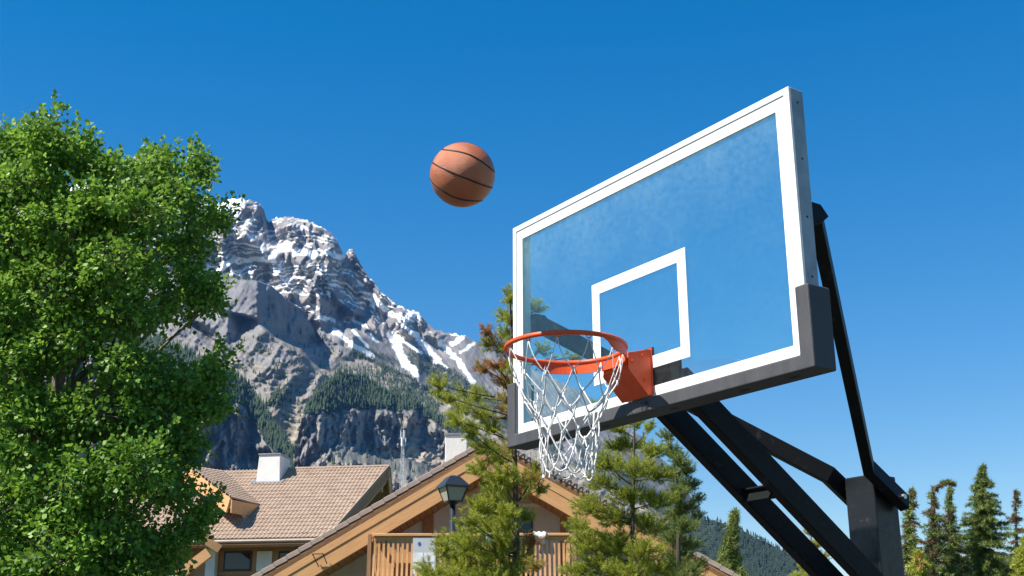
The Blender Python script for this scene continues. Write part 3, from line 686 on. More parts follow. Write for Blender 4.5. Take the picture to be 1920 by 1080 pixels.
# wall
wd = GD + 1.35
wal = [at(921, 846, wd), at(500, 1078, wd)]
def wallp(X, z): return site(X, wd, z)
Xa = (apex - V3((CAM.x, CAM.y, 0))).dot(ER); Xl = (Lft - V3((CAM.x, CAM.y, 0))).dot(ER); Xr = (Rgt - V3((CAM.x, CAM.y, 0))).dot(ER)
MB().prism([wallp(Xl + .8, 0), wallp(Xr - .8, 0), wallp(Xr - .8, Rgt.z + .25), wallp(Xa, apex.z - .18), wallp(Xl + .8, Lft.z + .25)], EF * .25).build('gable_wall', m_stucco, GB)
def wpost(px0, px1, py0, py1, name='timber_post', mat=m_wood2, pr=.07):
    a = at(px0, py0, wd); b = at(px1, py1, wd)
    xa = (a - V3((CAM.x, CAM.y, 0))).dot(ER); xb = (b - V3((CAM.x, CAM.y, 0))).dot(ER)
    return MB().prism([site(xa, wd - pr, b.z), site(xb, wd - pr, b.z), site(xb, wd - pr, a.z), site(xa, wd - pr, a.z)], EF * (pr + .01)).build(name, mat, GB, bevel=.01)
wpost(795, 811, 915, 1100); wpost(1049, 1062, 915, 1100)
# panel joints and the wide glazed door behind the balcony
wpost(815, 1046, 944, 949, 'wall_band', m_stuccow, .03)
dr = wpost(880, 1000, 962, 1100, 'balcony_door', m_dark, .05)
for x0, x1 in ((885, 938), (943, 996)):
    a = at(x0, 967, wd); b = at(x1, 1098, wd); xa = (a - V3((CAM.x, CAM.y, 0))).dot(ER); xb = (b - V3((CAM.x, CAM.y, 0))).dot(ER)
    MB().prism([site(xa, wd - .056, b.z), site(xb, wd - .056, b.z), site(xb, wd - .056, a.z), site(xa, wd - .056, a.z)], EF * .02).build('pane', m_pane, dr)
# purlin ends under the soffit
for f_ in (.0, .42):
    for a, b in ((apex, Lft), (apex, Rgt)):
        if f_ == 0 and b is Rgt: continue
        p_ = a.lerp(b, f_) - V3((0, 0, .48))
        p_ = p_ + EF * .2
        MB().prism([p_ - ER * .11 - V3((0, 0, .16)), p_ + ER * .11 - V3((0, 0, .16)), p_ + ER * .11 + V3((0, 0, .14)), p_ - ER * .11 + V3((0, 0, .14))], EF * 1.2).build('purlin', m_wood2, GB)
# chimney behind the left slope
cc = at(856, 850, 30.5)
cw = MB().box(cc - V3((0, 0, .3)), (.28, .28, .72), (ER, EF, V3((0, 0, 1)))).build('chimney', m_stuccow, GB, bevel=.02)
MB().box(cc + V3((0, 0, .445)), (.31, .31, .025), (ER, EF, V3((0, 0, 1)))).build('chimney_cap', m_metal, cw)
# balcony
bd_ = 26.0
def B_(X, z, d=0): return site(X, bd_ + d, z)
def bx_(px): return (at(px, 1002, bd_) - V3((CAM.x, CAM.y, 0))).dot(ER)
zr = at(900, 1003, bd_).z; x0, x1 = bx_(700), bx_(1068); zf = zr - 1.08
bal = board('balcony_rail', B_(x0, zr), B_(x1, zr), EF, .16, .06, m_wood, GB, bevel=.01)
board('balcony_rail', B_(x0, zr - .075), B_(x1, zr - .075), (0, 0, 1), .08, .045, m_wood, GB)
board('balcony_rail', B_(x0, zf + .08), B_(x1, zf + .08), (0, 0, 1), .10, .05, m_wood, GB)
MB().prism([B_(x0, zf - .2), B_(x1, zf - .2), B_(x1, zf - .02), B_(x0, zf - .02)], EF * 2.4).build('balcony_floor', m_wood2, GB)
# baluster: slightly bellied towards the bottom
bm_ = MB(); sec = [(0, 0), (-.3, 0.0), (-.62, -.035), (-.85, -.075), (-1.0, -.05), (-1.06, -.02)]
for i, (dz, dy) in enumerate(sec):
    bm_.v += [(-.024, dy - .018, dz), (.024, dy - .018, dz), (.024, dy + .018, dz), (-.024, dy + .018, dz)]
for i in range(len(sec) - 1):
    for q in range(4): bm_.f.append((i * 4 + q, i * 4 + (q + 1) % 4, i * 4 + 4 + (q + 1) % 4, i * 4 + 4 + q)); bm_.m.append(0)
bme = bm_.mesh('baluster', m_wood)
nb = 42; Rm = Matrix(((ER.x, EF.x, 0, 0), (ER.y, EF.y, 0, 0), (0, 0, 1, 0), (0, 0, 0, 1)))
for i in range(nb):
    X = x0 + .03 + (x1 - x0 - .06) * i / (nb - 1)
    p_ = B_(X, zr - .06); Mx = Rm.copy(); Mx.translation = p_
    piece('baluster', bme, GB, Mx)
for X in (x0 + .0, x1 + .0):         # side rails running back to the wall
    board('balcony_rail', B_(X, zr - .005, .1), B_(X, zr - .005, 2.3), (0, 0, 1), .07, .10, m_wood, GB)
    for k in range(9):
        p_ = B_(X, zr - .06, .3 + k * .22); Mx = Rm @ Matrix.Rotation(math.pi / 2 * (1 if X < 0 else -1), 4, 'Z'); Mx.translation = p_; piece('baluster', bme, GB, Mx)
board('balcony_post', B_(x1 + .09, zf - .3), B_(x1 + .09, zr + .02), ER, .10, .10, m_wood2, GB)
board('balcony_post', B_(x0 - .07, zf - .3), B_(x0 - .07, zr + .02), ER, .08, .10, m_wood2, GB)
# the backing screen of boards behind the left bay
xs0, xs1 = bx_(704), bx_(770)
for k in range(9):
    X = xs0 + (xs1 - xs0) * (k + .5) / 9; board('screen_slat', B_(X, zr - .95, .32), B_(X, zr - .22 - .05 * (k % 3), .32), ER, .075, .02, m_wood, GB, bevel=0)
# notice board hung on the rail
xa, xb = bx_(775), bx_(818); za, zb_ = zr - .05, zr - .86
sg = thing('notice_board', site((xa + xb) / 2, bd_ - .06, zb_), 'pale notice board hung on the cedar balcony rail', 'sign')
m_sgn = M('sign_board', (.50, .51, .53), (.45, .46, .48), rough=.5, scale=3); m_pap = M('white_sheet', (.80, .80, .79), rough=.6, scale=4); m_blue = M('sign_blue', (.05, .14, .42), rough=.5); m_txt = M('sign_grey', (.16, .17, .19), rough=.6)
bo_ = MB().prism([B_(xa, zb_, -.06), B_(xb, zb_, -.06), B_(xb, za, -.06), B_(xa, za, -.06)], EF * .02).build('board', m_sgn, sg)
for u0, u1, v0, v1 in ((.03, .44, .40, .64), (.50, .96, .40, .64), (.03, .44, .70, .95), (.50, .96, .70, .95)):
    MB().prism([B_(xa + (xb - xa) * u0, za + (zb_ - za) * v1, -.064), B_(xa + (xb - xa) * u1, za + (zb_ - za) * v1, -.064), B_(xa + (xb - xa) * u1, za + (zb_ - za) * v0, -.064), B_(xa + (xb - xa) * u0, za + (zb_ - za) * v0, -.064)], EF * .003).build('sheet', m_pap, bo_)
cx_ = xa + (xb - xa) * .28; cz_ = za + (zb_ - za) * .17
MB().prism([B_(cx_ + .035 * math.cos(k * math.pi / 5), cz_ + .045 * math.sin(k * math.pi / 5), -.066) for k in range(10)], EF * .004).build('emblem', m_blue, bo_)
# towels on the rail
m_tw1 = M('teal_towel', (.30, .55, .52), (.62, .70, .68), rough=.95, scale=9); m_tw2 = M('white_towel', (.78, .77, .75), rough=.95, scale=9)
def towel(px0, px1, mat, label):
    a, b = bx_(px0), bx_(px1); mb = MB(); n_ = 10
    prof = [(-.045, -.20), (-.05, -.05), (-.03, .045), (.05, .05), (.09, -.02), (.095, -.16)]
    for i in range(n_ + 1):
        X = a + (b - a) * i / n_
        for (d, z) in prof: mb.v.append(tuple(B_(X, zr + z + .010 * math.sin(i * 1.7) * (1 if z > 0 else -2), d - .05 + .012 * math.sin(i * 2.1 + z * 20))))
    m_ = len(prof)
    for i in range(n_):
        for q in range(m_ - 1): mb.f.append((i * m_ + q, i * m_ + q + 1, (i + 1) * m_ + q + 1, (i + 1) * m_ + q)); mb.m.append(0)
    o = mb.build('towel', mat, smooth=True); so_ = o.modifiers.new('s', 'SOLIDIFY'); so_.thickness = .012
    tag(o, label, 'towel', 'towels on the balcony rail')
towel(911, 946, m_tw1, 'pale teal towel hung over the balcony rail'); towel(999, 1024, m_tw2, 'white towel hung over the balcony rail')

# ---- street lamp
m_lamp = M('lamp_paint', (.028, .032, .038), (.02, .023, .028), rough=.32, scale=6, spec=.6)
def frost():
    m = bpy.data.materials.new('frosted_pane'); m.use_nodes = True; b = m.node_tree.nodes['Principled BSDF']
    b.inputs['Base Color'].default_value = (.40, .36, .29, 1); b.inputs['Roughness'].default_value = .45; b.inputs['Transmission Weight'].default_value = .1; return m
m_frost = frost()
LD = 20.0; lt = at(852, 893, LD); lb = at(849, 941, LD); le = at(852, 913, LD)
lamp = thing('street_lamp', V3((lb.x, lb.y, 0)), 'black lantern street lamp on a slim post before the cedar gable', 'lamp')
lx = V3((lb.x, lb.y, 0)); rot = .42
def ring(z, r): return [lx + V3((math.cos(rot + YAW * -1 + k * math.pi / 2 + math.pi / 4) * r, math.sin(rot + YAW * -1 + k * math.pi / 2 + math.pi / 4) * r, z)) for k in range(4)]
MB().tube([lx, lx + V3((0, 0, .5)), lx + V3((0, 0, .55)), lx + V3((0, 0, lb.z - .02))], [.085, .085, .052, .048], 12).build('post', m_lamp, lamp, smooth=True)
MB().tube([lx + V3((0, 0, lb.z - .05)), lx + V3((0, 0, lb.z + .012))], [.06, .125], 12).build('collar', m_lamp, lamp)
zt_, zb2, ze = lt.z, lb.z, le.z
MB().hexa(ring(ze, .325) + ring(zt_ - .015, .135)).hexa(ring(zt_ - .014, .12) + ring(zt_ + .012, .05)).build('lantern_roof', m_lamp, lamp, bevel=.006)
MB().hexa(ring(ze - .022, .315) + ring(ze - .001, .318)).build('lantern_rim', m_lamp, lamp)
A, Bv = ring(zb2 + .013, .165), ring(ze - .023, .262)
for k in range(4):
    j = (k + 1) % 4
    q = [A[k], A[j], Bv[j], Bv[k]]; cen = sum(q, V3()) / 4; nn_ = (q[1] - q[0]).cross(q[3] - q[0]).normalized()
    MB().prism(q, nn_ * -.006).build('pane', m_frost, lamp)
    MB().tube([A[k], Bv[k]], .014, 6).build('frame_bar', m_lamp, lamp)
MB().hexa(ring(zb2 - .005, .175) + ring(zb2 + .012, .18)).build('lantern_base', m_lamp, lamp)

# ---- communication tower, far off in front of the cliffs
m_gal = M('galvanised', (.52, .54, .56), (.42, .44, .46), rough=.5, metal=.3, scale=2)
TD = 260.0; tt_ = at(757, 778, TD); tbz = V3((tt_.x, tt_.y, 0))
tow = thing('radio_mast', tbz, 'slender pale lattice radio mast rising between the two chalet roofs', 'mast')
Ht = tt_.z - 4
def leg(k, z):
    w_ = .25 + .95 * (1 - z / Ht); a = k * 2.0944 + .4; return tbz + V3((math.cos(a) * w_, math.sin(a) * w_, z))
for k in range(3): MB().tube([leg(k, 0), leg(k, Ht)], .075, 5).build('leg', m_gal, tow)
br = MB(); nbk = 30
for i in range(nbk):
    z0, z1 = Ht * i / nbk, Ht * (i + 1) / nbk
    for k in range(3):
        br.tube([leg(k, z0), leg((k + 1) % 3, z1)], .035, 4); br.tube([leg(k, z1), leg((k + 1) % 3, z1)], .03, 4)
br.build('bracing', m_gal, tow, kind='stuff')
for k in range(6):
    a = k * 1.047; c_ = tbz + V3((math.cos(a) * .55, math.sin(a) * .55, Ht - .4 - 1.6 * (k % 2)))
    MB().box(c_, (.16, .09, .85), (V3((-math.sin(a), math.cos(a), 0)), V3((math.cos(a), math.sin(a), 0)), V3((0, 0, 1)))).build('antenna_panel', m_white0 if False else m_pap, tow)
MB().tube([tbz + V3((0, 0, Ht - .5)), tbz + V3((0, 0, Ht + 4))], .06, 5).build('whip_antenna', m_gal, tow)
# ------------------------------------------------------------------ trees
def leaf_mat(name, c1, c2, dry=(.33, .165, .055), rough=.42, trans=.3, spec=.5):
    m = bpy.data.materials.new(name); m.use_nodes = True; N = m.node_tree.nodes; Lk = m.node_tree.links.new; b = N['Principled BSDF']
    b.inputs['Roughness'].default_value = rough; b.inputs['Specular IOR Level'].default_value = spec
    a = N.new('ShaderNodeAttribute'); a.attribute_name = 'tone'; cr = N.new('ShaderNodeValToRGB'); cr.color_ramp.elements[0].color = (*c1, 1); cr.color_ramp.elements[1].color = (*c2, 1)
    Lk(a.outputs['Fac'], cr.inputs[0])
    d = N.new('ShaderNodeAttribute'); d.attribute_name = 'dry'; x = N.new('ShaderNodeMix'); x.data_type = 'RGBA'; Lk(d.outputs['Fac'], x.inputs[0]); Lk(cr.outputs[0], x.inputs[6]); x.inputs[7].default_value = (*dry, 1)
    Lk(x.outputs[2], b.inputs['Base Color'])
    t = N.new('ShaderNodeBsdfTranslucent'); hs = N.new('ShaderNodeHueSaturation'); hs.inputs['Hue'].default_value = .485; hs.inputs['Value'].default_value = 1.5; Lk(x.outputs[2], hs.inputs['Color']); Lk(hs.outputs[0], t.inputs[0])
    mx = N.new('ShaderNodeMixShader'); mx.inputs[0].default_value = trans; Lk(b.outputs[0], mx.inputs[1]); Lk(t.outputs[0], mx.inputs[2]); Lk(mx.outputs[0], N['Material Output'].inputs[0]); return m
m_leaf = leaf_mat('broad_leaf', (.060, .148, .014), (.225, .400, .050), rough=.50, trans=.33, spec=.42)
m_pine = leaf_mat('pine_needles', (.145, .190, .020), (.39, .42, .052), rough=.5, trans=.38)
m_spruce = leaf_mat('spruce_needles', (.075, .120, .030), (.210, .265, .058), dry=(.15, .088, .042), rough=.55, trans=.3)
m_bark = M('grey_bark', (.24, .21, .17), (.12, .10, .08), rough=.95, scale=6, stretch=(1, 1, .4), bump=.8, bscale=18)
m_barkp = M('pine_bark', (.085, .066, .052), (.045, .035, .028), rough=.95, scale=8, stretch=(1, 1, .4), bump=.8, bscale=20)
class Fol:
    def __init__(s, seed): s.B = []; s.rs = np.random.RandomState(seed)
    def needles(s, P, A, n, ln, wd, tone, dry, spread=.75, along=.14):
        """tufts: P centres (k,3), A axis (k,3); n needles each, set along the axis and leaning forwards"""
        rs = s.rs; k = len(P); A = A / (np.linalg.norm(A, axis=1, keepdims=True) + 1e-9)
        pos = P[:, None] + A[:, None] * ((rs.rand(k, n, 1) - .55) * along)
        r = rs.randn(k, n, 3); r -= (r * A[:, None]).sum(-1, keepdims=True) * A[:, None]; r /= np.linalg.norm(r, axis=-1, keepdims=True) + 1e-9
        d = A[:, None] * (1 - spread * rs.rand(k, n, 1)) + r * spread; d /= np.linalg.norm(d, axis=-1, keepdims=True)
        side = np.cross(d, rs.randn(k, n, 3)); side /= np.linalg.norm(side, axis=-1, keepdims=True) + 1e-9
        L = ln * (.7 + .6 * rs.rand(k, n, 1)); w_ = wd * .5
        tri = np.stack([pos - side * w_, pos + side * w_, pos + d * L], 2).reshape(-1, 3, 3)
        t = np.clip(tone[:, None] + .25 * rs.randn(k, n), 0, 1).ravel(); dr = np.clip(np.repeat(dry[:, None], n, 1) + .08 * rs.randn(k, n) * (dry[:, None] > 0), 0, 1).ravel()
        s.B.append((tri, t, dr))
    def build(s, name, mat, parent):
        tri = np.concatenate([b[0] for b in s.B]); t = np.concatenate([b[1] for b in s.B]); d = np.concatenate([b[2] for b in s.B])
        V = tri.reshape(-1, 3); F_ = np.arange(len(V)).reshape(-1, 3)
        return npmesh(name, V, F_, mat, parent, attrs={'tone': np.repeat(t, 3), 'dry': np.repeat(d, 3)})
def limb(mb, pts, r0, r1, n=6):
    m = len(pts); mb.tube(pts, [r0 + (r1 - r0) * i / (m - 1) for i in range(m)], n, cap=False)
def bend(p, q, rnd, amp=.12, k=5, lift=0):
    p = Vector(p); q = Vector(q); L = (q - p).length; o = []
    dv = Vector((rnd.uniform(-1, 1), rnd.uniform(-1, 1), rnd.uniform(-.6, .6))) * L * amp
    for i in range(k + 1):
        t = i / k; o.append(p.lerp(q, t) + dv * (4 * t * (1 - t)) * .5 + Vector((0, 0, lift * L * t * (1 - t))))
    return o

# ---- broad-leaved tree on the left
def leafy_tree(label):
    rnd = random.Random(3); rs = np.random.RandomState(3); D0 = 17.0
    base = site((at(95, 1000, D0) - CAM).dot(ER), D0, 0)
    T = thing('leafy_tree', base, label, 'tree')
    cl = [(75, 252, 32, 40), (28, 275, 48, 36), (150, 290, 44, 46), (-40, 340, 70, 80), (60, 345, 70, 60), (215, 335, 58, 40), (298, 318, 42, 38), (372, 310, 30, 34), (340, 375, 60, 46), (250, 405, 80, 56), (130, 425, 90, 66), (20, 455, 80, 80), (405, 412, 38, 24), (350, 455, 55, 45), (230, 500, 90, 60), (100, 545, 90, 70), (-20, 575, 80, 80), (375, 535, 46, 36), (330, 565, 56, 34), (398, 560, 28, 24), (230, 590, 70, 44), (120, 640, 80, 50), (10, 690, 80, 80), (345, 718, 66, 30), (404, 698, 28, 26), (250, 690, 70, 44), (398, 755, 38, 36), (300, 785, 90, 56), (180, 775, 90, 60), (60, 810, 90, 80), (350, 840, 46, 36), (240, 880, 90, 60), (120, 920, 90, 70), (0, 960, 90, 90), (320, 915, 46, 46), (360, 990, 34, 26), (384, 960, 18, 16), (300, 1030, 50, 44), (200, 1010, 90, 70), (100, 1050, 90, 70), (190, 1120, 120, 70), (300, 1125, 60, 40), (30, 1140, 110, 90), (-90, 450, 60, 80), (-110, 700, 70, 110), (-100, 950, 80, 120), (85, 290, 40, 40), (270, 350, 50, 30), (190, 380, 60, 50)]
    pxm = D0 / FPX * 1.03
    def halfw(y): return np.interp(y, [200, 300, 420, 600, 750, 1000, 1200], [90, 280, 330, 330, 340, 320, 300])
    cen = []; wood = MB()
    trunk_top = at(105, 330, D0); tb = [base]
    for (x, y) in ((100, 1080), (112, 800), (108, 620), (95, 470), (80, 300)): tb.append(at(x, y, D0 + rnd.uniform(-.15, .15)))
    limb(wood, tb, .17, .02, 9)
    def trunk_at(z):
        for a, b in zip(tb, tb[1:]):
            if a.z <= z <= b.z: return a.lerp(b, (z - a.z) / (b.z - a.z + 1e-6))
        return tb[-1] if z > tb[-1].z else tb[0]
    allc = []
    for (x, y, rx, ry) in cl:
        dmax = math.sqrt(max(0.05, 1 - ((x - 95) / halfw(y)) ** 2)) * 2.3
        reps = 2 if x > 250 else 3
        for q in range(reps):
            d = (-.75, .55, .0)[q] * dmax + rnd.uniform(-.25, .25) if reps == 3 else (-.45, .4)[q] * dmax + rnd.uniform(-.2, .2)
            allc.append((at(x + rnd.uniform(-9, 9) * (q > 0), y + rnd.uniform(-9, 9) * (q > 0), D0 + d), rx * pxm * .86, ry * pxm * .82, q))
    Pl = []; Dl = []; Tn = []
    for (c, rx, ry, q) in allc:
        z0 = max(1.2, c.z - (abs((c - trunk_at(c.z)).length) * .75 + .3))
        limb(wood, bend(trunk_at(z0), c, rnd, .12, 5, .12), .045, .012, 5)
        nsp = int(rx * ry / (pxm * pxm) / 48) + 6
        for k in range(nsp):
            u = rs.randn(3); u /= np.linalg.norm(u); r = (.35 + .65 * rs.rand() ** .5) * (1 if rs.rand() < .8 else rs.uniform(1.0, 1.35))
            tip = np.array(c) + np.array(ER) * u[0] * rx * r + np.array(EF) * u[1] * rx * r + np.array([0, 0, 1]) * u[2] * ry * r
            if k % 3 == 0: limb(wood, [c, Vector(tip).lerp(c, .5) + Vector((0, 0, .02)), Vector(tip)], .011, .003, 4)
            ax = u + np.array([0, 0, .35]) + rs.randn(3) * .35; ax /= np.linalg.norm(ax)
            n = rs.randint(15, 25); tn = np.clip(.45 + .3 * rs.randn(), 0, 1)
            tt = rs.rand(n); off = rs.randn(n, 3) * .055
            Pl.append(tip + ax * (tt[:, None] - .6) * .24 + off); Dl.append(ax * .45 + off / .055 * .55 + np.array([0, 0, -.25]) + rs.randn(n, 3) * .35); Tn.append(np.clip(tn + .2 * rs.randn(n), 0, 1))
    for (c, rx, ry, q) in allc:                       # upright shoots that break the outline
        for k in range(rnd.randint(2, 4) if c.z < at(80, 330, D0).z else 1):
            a0 = np.array(c) + np.array(ER) * rnd.uniform(-.8, 1.0) * rx + np.array([0, 0, 1.]) * ry * rnd.uniform(.45, .9)
            up_ = np.array([0, 0, 1.]) + np.array(ER) * rnd.uniform(-.3, .75) + rs.randn(3) * .2; up_ /= np.linalg.norm(up_); Ls = rnd.uniform(.2, .42)
            limb(wood, [Vector(a0), Vector(a0 + up_ * Ls)], .005, .002, 4)
            n = 20; tt = rs.rand(n); off = rs.randn(n, 3) * .035 * (1.3 - tt)[:, None] / 1.0
            Pl.append(a0 + up_ * (tt[:, None] * Ls) + off); Dl.append(up_ * .5 + off / .035 * .6 + rs.randn(n, 3) * .3); Tn.append(np.clip(.65 + .2 * rs.randn(n), 0, 1))
    P = np.concatenate(Pl); Dr = np.concatenate(Dl); tn = np.concatenate(Tn); n = len(P)
    Dr /= np.linalg.norm(Dr, axis=1, keepdims=True)
    nz = np.array([-.15, -.35, .75]) + rs.randn(n, 3) * .62; side = np.cross(Dr, nz); side /= np.linalg.norm(side, axis=1, keepdims=True) + 1e-9
    up = np.cross(side, Dr); L = (.046 + .050 * rs.rand(n) ** 1.3)[:, None]; w_ = L * (.40 + .1 * rs.rand(n)[:, None])
    b = P; tip = P + Dr * L; mid = P + Dr * L * .42 + up * L * .10
    V = np.stack([b, mid - side * w_ - up * L * .10, tip - up * L * .06, mid + side * w_ - up * L * .10], 1).reshape(-1, 3)
    i = np.arange(n)[:, None] * 4; F_ = np.concatenate([i + np.array([[0, 1, 2]]), i + np.array([[0, 2, 3]])], 0)
    npmesh('crown', V, F_, m_leaf, T, attrs={'tone': np.repeat(tn, 4), 'dry': np.zeros(n * 4)})
    wood.build('trunk', m_bark, T, smooth=True)
    print('leaves', n)
leafy_tree('tall leafy green poplar at the left in front of the mountain')

# ---- pines built clump by clump
def pine(name, label, cat, D0, trunk, clumps, seed, mat, tuft=.15, ln=.052, wd=.0055, nn=70, dens=1.0, group=None, tr=.055, bark=m_barkp, tone0=.5, dz=.8):
    rnd = random.Random(seed); rs = np.random.RandomState(seed)
    pts = [at(x, y, D0) for x, y in trunk]
    base = Vector((pts[0].x, pts[0].y, 0)); T = thing(name, base, label, cat, group)
    line = [base] + pts; wood = MB(); limb(wood, line, tr, .012, 8)
    def tr_at(z):
        for a, b in zip(line, line[1:]):
            if a.z <= z <= b.z: return a.lerp(b, (z - a.z) / (b.z - a.z + 1e-6))
        return line[-1]
    f = Fol(seed); m1 = D0 / FPX * 1.03
    for (x, y, rx, ry, *k) in clumps:
        dry = k[0] if k else 0
        d = rnd.uniform(-dz, dz) * .6; c = at(x, y, D0 + d); st = tr_at(c.z - .10 - .25 * rnd.random())
        ctr = bend(st, c, rnd, .10, 5, -.12); limb(wood, ctr, .011 + .006 * rnd.random(), .004, 5)
        rxm, rym = rx * m1 * 1.12, ry * m1 * 1.15; n = max(6, int(rxm * rym / (tuft * tuft) * 50.0 * dens) + 7)
        u = rs.randn(n, 3); u /= np.linalg.norm(u, axis=1, keepdims=True); r = rs.rand(n, 1) ** .45
        E_ = np.array(ER); F2 = np.array(EF)
        off = (u[:, :1] * E_ + u[:, 1:2] * F2) * rxm * r + u[:, 2:] * np.array([0, 0, 1.]) * rym * r
        P = np.array(c) + off
        ax = off / (np.linalg.norm(off, axis=1, keepdims=True) + 1e-6) + np.array([0, 0, .55]) + np.array((c - st).normalized()) * .5
        for q in range(0, n, 4):
            p_ = Vector(P[q]); limb(wood, [c.lerp(p_, .0), c.lerp(p_, .55) - Vector((0, 0, .02)), p_], .004, .002, 4)
        ks = max(2, int((c - st).length / .10)); tk = np.linspace(.45, .95, ks)      # sprays along the outer half of the branch
        Pb = np.array([ctr[min(int(q * 5), 4)].lerp(ctr[min(int(q * 5), 4) + 1], q * 5 - min(int(q * 5), 4)) for q in tk]) + rs.randn(ks, 3) * .03
        Ab = np.array((c - st).normalized())[None] + rs.randn(ks, 3) * .5 + np.array([0, 0, .5])
        P = np.concatenate([P, Pb]); ax = np.concatenate([ax, Ab]); n += ks
        tone = np.clip(tone0 + .22 * rs.randn(n), 0, 1); dv = np.clip(dry + .25 * rs.randn(n) * (0 < dry < 1), 0, 1) * np.ones(n)
        f.needles(P, ax, nn, ln, wd, tone, dv, .66, tuft)
    wood.build('trunk', bark, T, smooth=True); f.build('crown', mat, T); return T
CL = [(956, 556, 9, 13), (945, 592, 13, 11), (960, 600, 12, 10), (948, 625, 17, 11), (918, 642, 14, 14, .25), (911, 619, 6, 8, 1), (942, 650, 12, 10, .3), (968, 652, 15, 12), (930, 682, 24, 9, 1), (904, 690, 13, 11, .9), (962, 692, 16, 11), (946, 716, 18, 9, .9), (952, 745, 12, 10, .6), (822, 722, 12, 15), (838, 744, 15, 12), (864, 764, 20, 14), (888, 742, 14, 13), (905, 775, 18, 12), (855, 788, 17, 11), (880, 808, 16, 13), (921, 800, 17, 13), (946, 772, 12, 11, .5), (908, 838, 22, 15), (936, 858, 18, 13), (960, 832, 12, 11, .5), (900, 880, 18, 12), (950, 898, 20, 15), (985, 900, 22, 15, .35), (1002, 888, 12, 10, .2), (1012, 918, 10, 8, .2), (930, 930, 23, 15), (900, 950, 20, 14), (880, 976, 18, 13), (960, 958, 18, 12), (986, 968, 12, 11), (920, 990, 26, 15), (862, 998, 12, 12), (830, 1018, 16, 18), (850, 1050, 26, 18), (800, 1068, 18, 14), (890, 1038, 28, 18), (930, 1038, 26, 18), (972, 1020, 18, 11), (960, 1062, 22, 15), (1000, 1012, 16, 8, 1), (822, 1086, 30, 14), (910, 1082, 40, 14), (1004, 1060, 14, 8, .5), (1008, 574, 13, 11), (1003, 612, 11, 10), (1018, 655, 12, 9), (1074, 668, 13, 6), (985, 565, 9, 8), (870, 1020, 22, 16), (905, 1060, 26, 16), (880, 1078, 26, 14), (945, 1010, 20, 14), (950, 980, 20, 13), (925, 960, 22, 14), (840, 1080, 22, 12), (935, 895, 18, 13), (925, 910, 18, 12), (985, 1045, 16, 12), (860, 1066, 20, 14)]
pine('pine_tree', 'sparse young pine with brown dead sprays growing before the cedar gable', 'tree', 14.0, [(967, 1120), (968, 1000), (966, 880), (962, 740), (957, 545)], CL, 21, m_pine, tone0=.6, group='pines around the hoop', dens=.75)
CR_ = [(1190, 794, 18, 9), (1160, 803, 15, 8), (1216, 800, 12, 8), (1180, 832, 28, 13), (1150, 836, 20, 10), (1228, 845, 22, 13), (1140, 868, 28, 15), (1190, 878, 34, 16), (1235, 888, 26, 15), (1125, 903, 28, 14), (1180, 928, 38, 16), (1238, 938, 30, 15), (1100, 948, 28, 16), (1150, 968, 38, 18), (1218, 982, 34, 18), (1082, 985, 18, 15), (1102, 1020, 32, 20), (1160, 1018, 36, 20), (1210, 1030, 30, 17), (1120, 1060, 44, 20), (1182, 1070, 44, 18), (1238, 1062, 30, 17), (1075, 1070, 20, 14), (1130, 760, 16, 8), (1100, 780, 14, 8)]
pine('pine_tree', 'dense green pine standing behind the net and below the backboard', 'tree', 19.0, [(1185, 1120), (1186, 1000), (1188, 880), (1190, 785)], CR_, 22, m_pine, tuft=.16, ln=.06, wd=.0075, nn=48, dens=.85, tone0=.45, group='pines around the hoop')
CS = [(1250, 818, 14, 11), (1262, 845, 18, 12), (1275, 862, 16, 13), (1290, 880, 13, 14), (1265, 890, 20, 13), (1288, 910, 24, 12), (1308, 934, 12, 6), (1268, 925, 20, 13), (1290, 948, 24, 10), (1310, 968, 9, 5), (1268, 965, 20, 13), (1285, 985, 24, 12), (1262, 1005, 24, 14), (1290, 1020, 26, 12), (1268, 1045, 28, 15), (1300, 1060, 24, 12), (1280, 1080, 36, 14)]
pine('pine_tree', 'narrow dark pine at the right of the dense pine behind the net', 'tree', 21.0, [(1272, 1120), (1272, 1000), (1268, 900), (1254, 808)], CS, 23, m_spruce, tuft=.15, ln=.055, wd=.0075, nn=48, dens=.85, tone0=.6, group='pines around the hoop')
pine('pine_tree', 'small yellowish treetop showing between the black hoop arms', 'tree', 38.0, [(1528, 1130), (1526, 1050), (1520, 992)], [(1518, 997, 8, 6, .2), (1530, 1020, 10, 7, .2), (1512, 1030, 10, 6), (1540, 1045, 13, 9, .3), (1515, 1062, 15, 10, .2), (1548, 1075, 14, 10), (1500, 1085, 16, 10)], 24, m_pine, tuft=.22, ln=.08, wd=.012, nn=26, dens=1.6, tone0=.8)

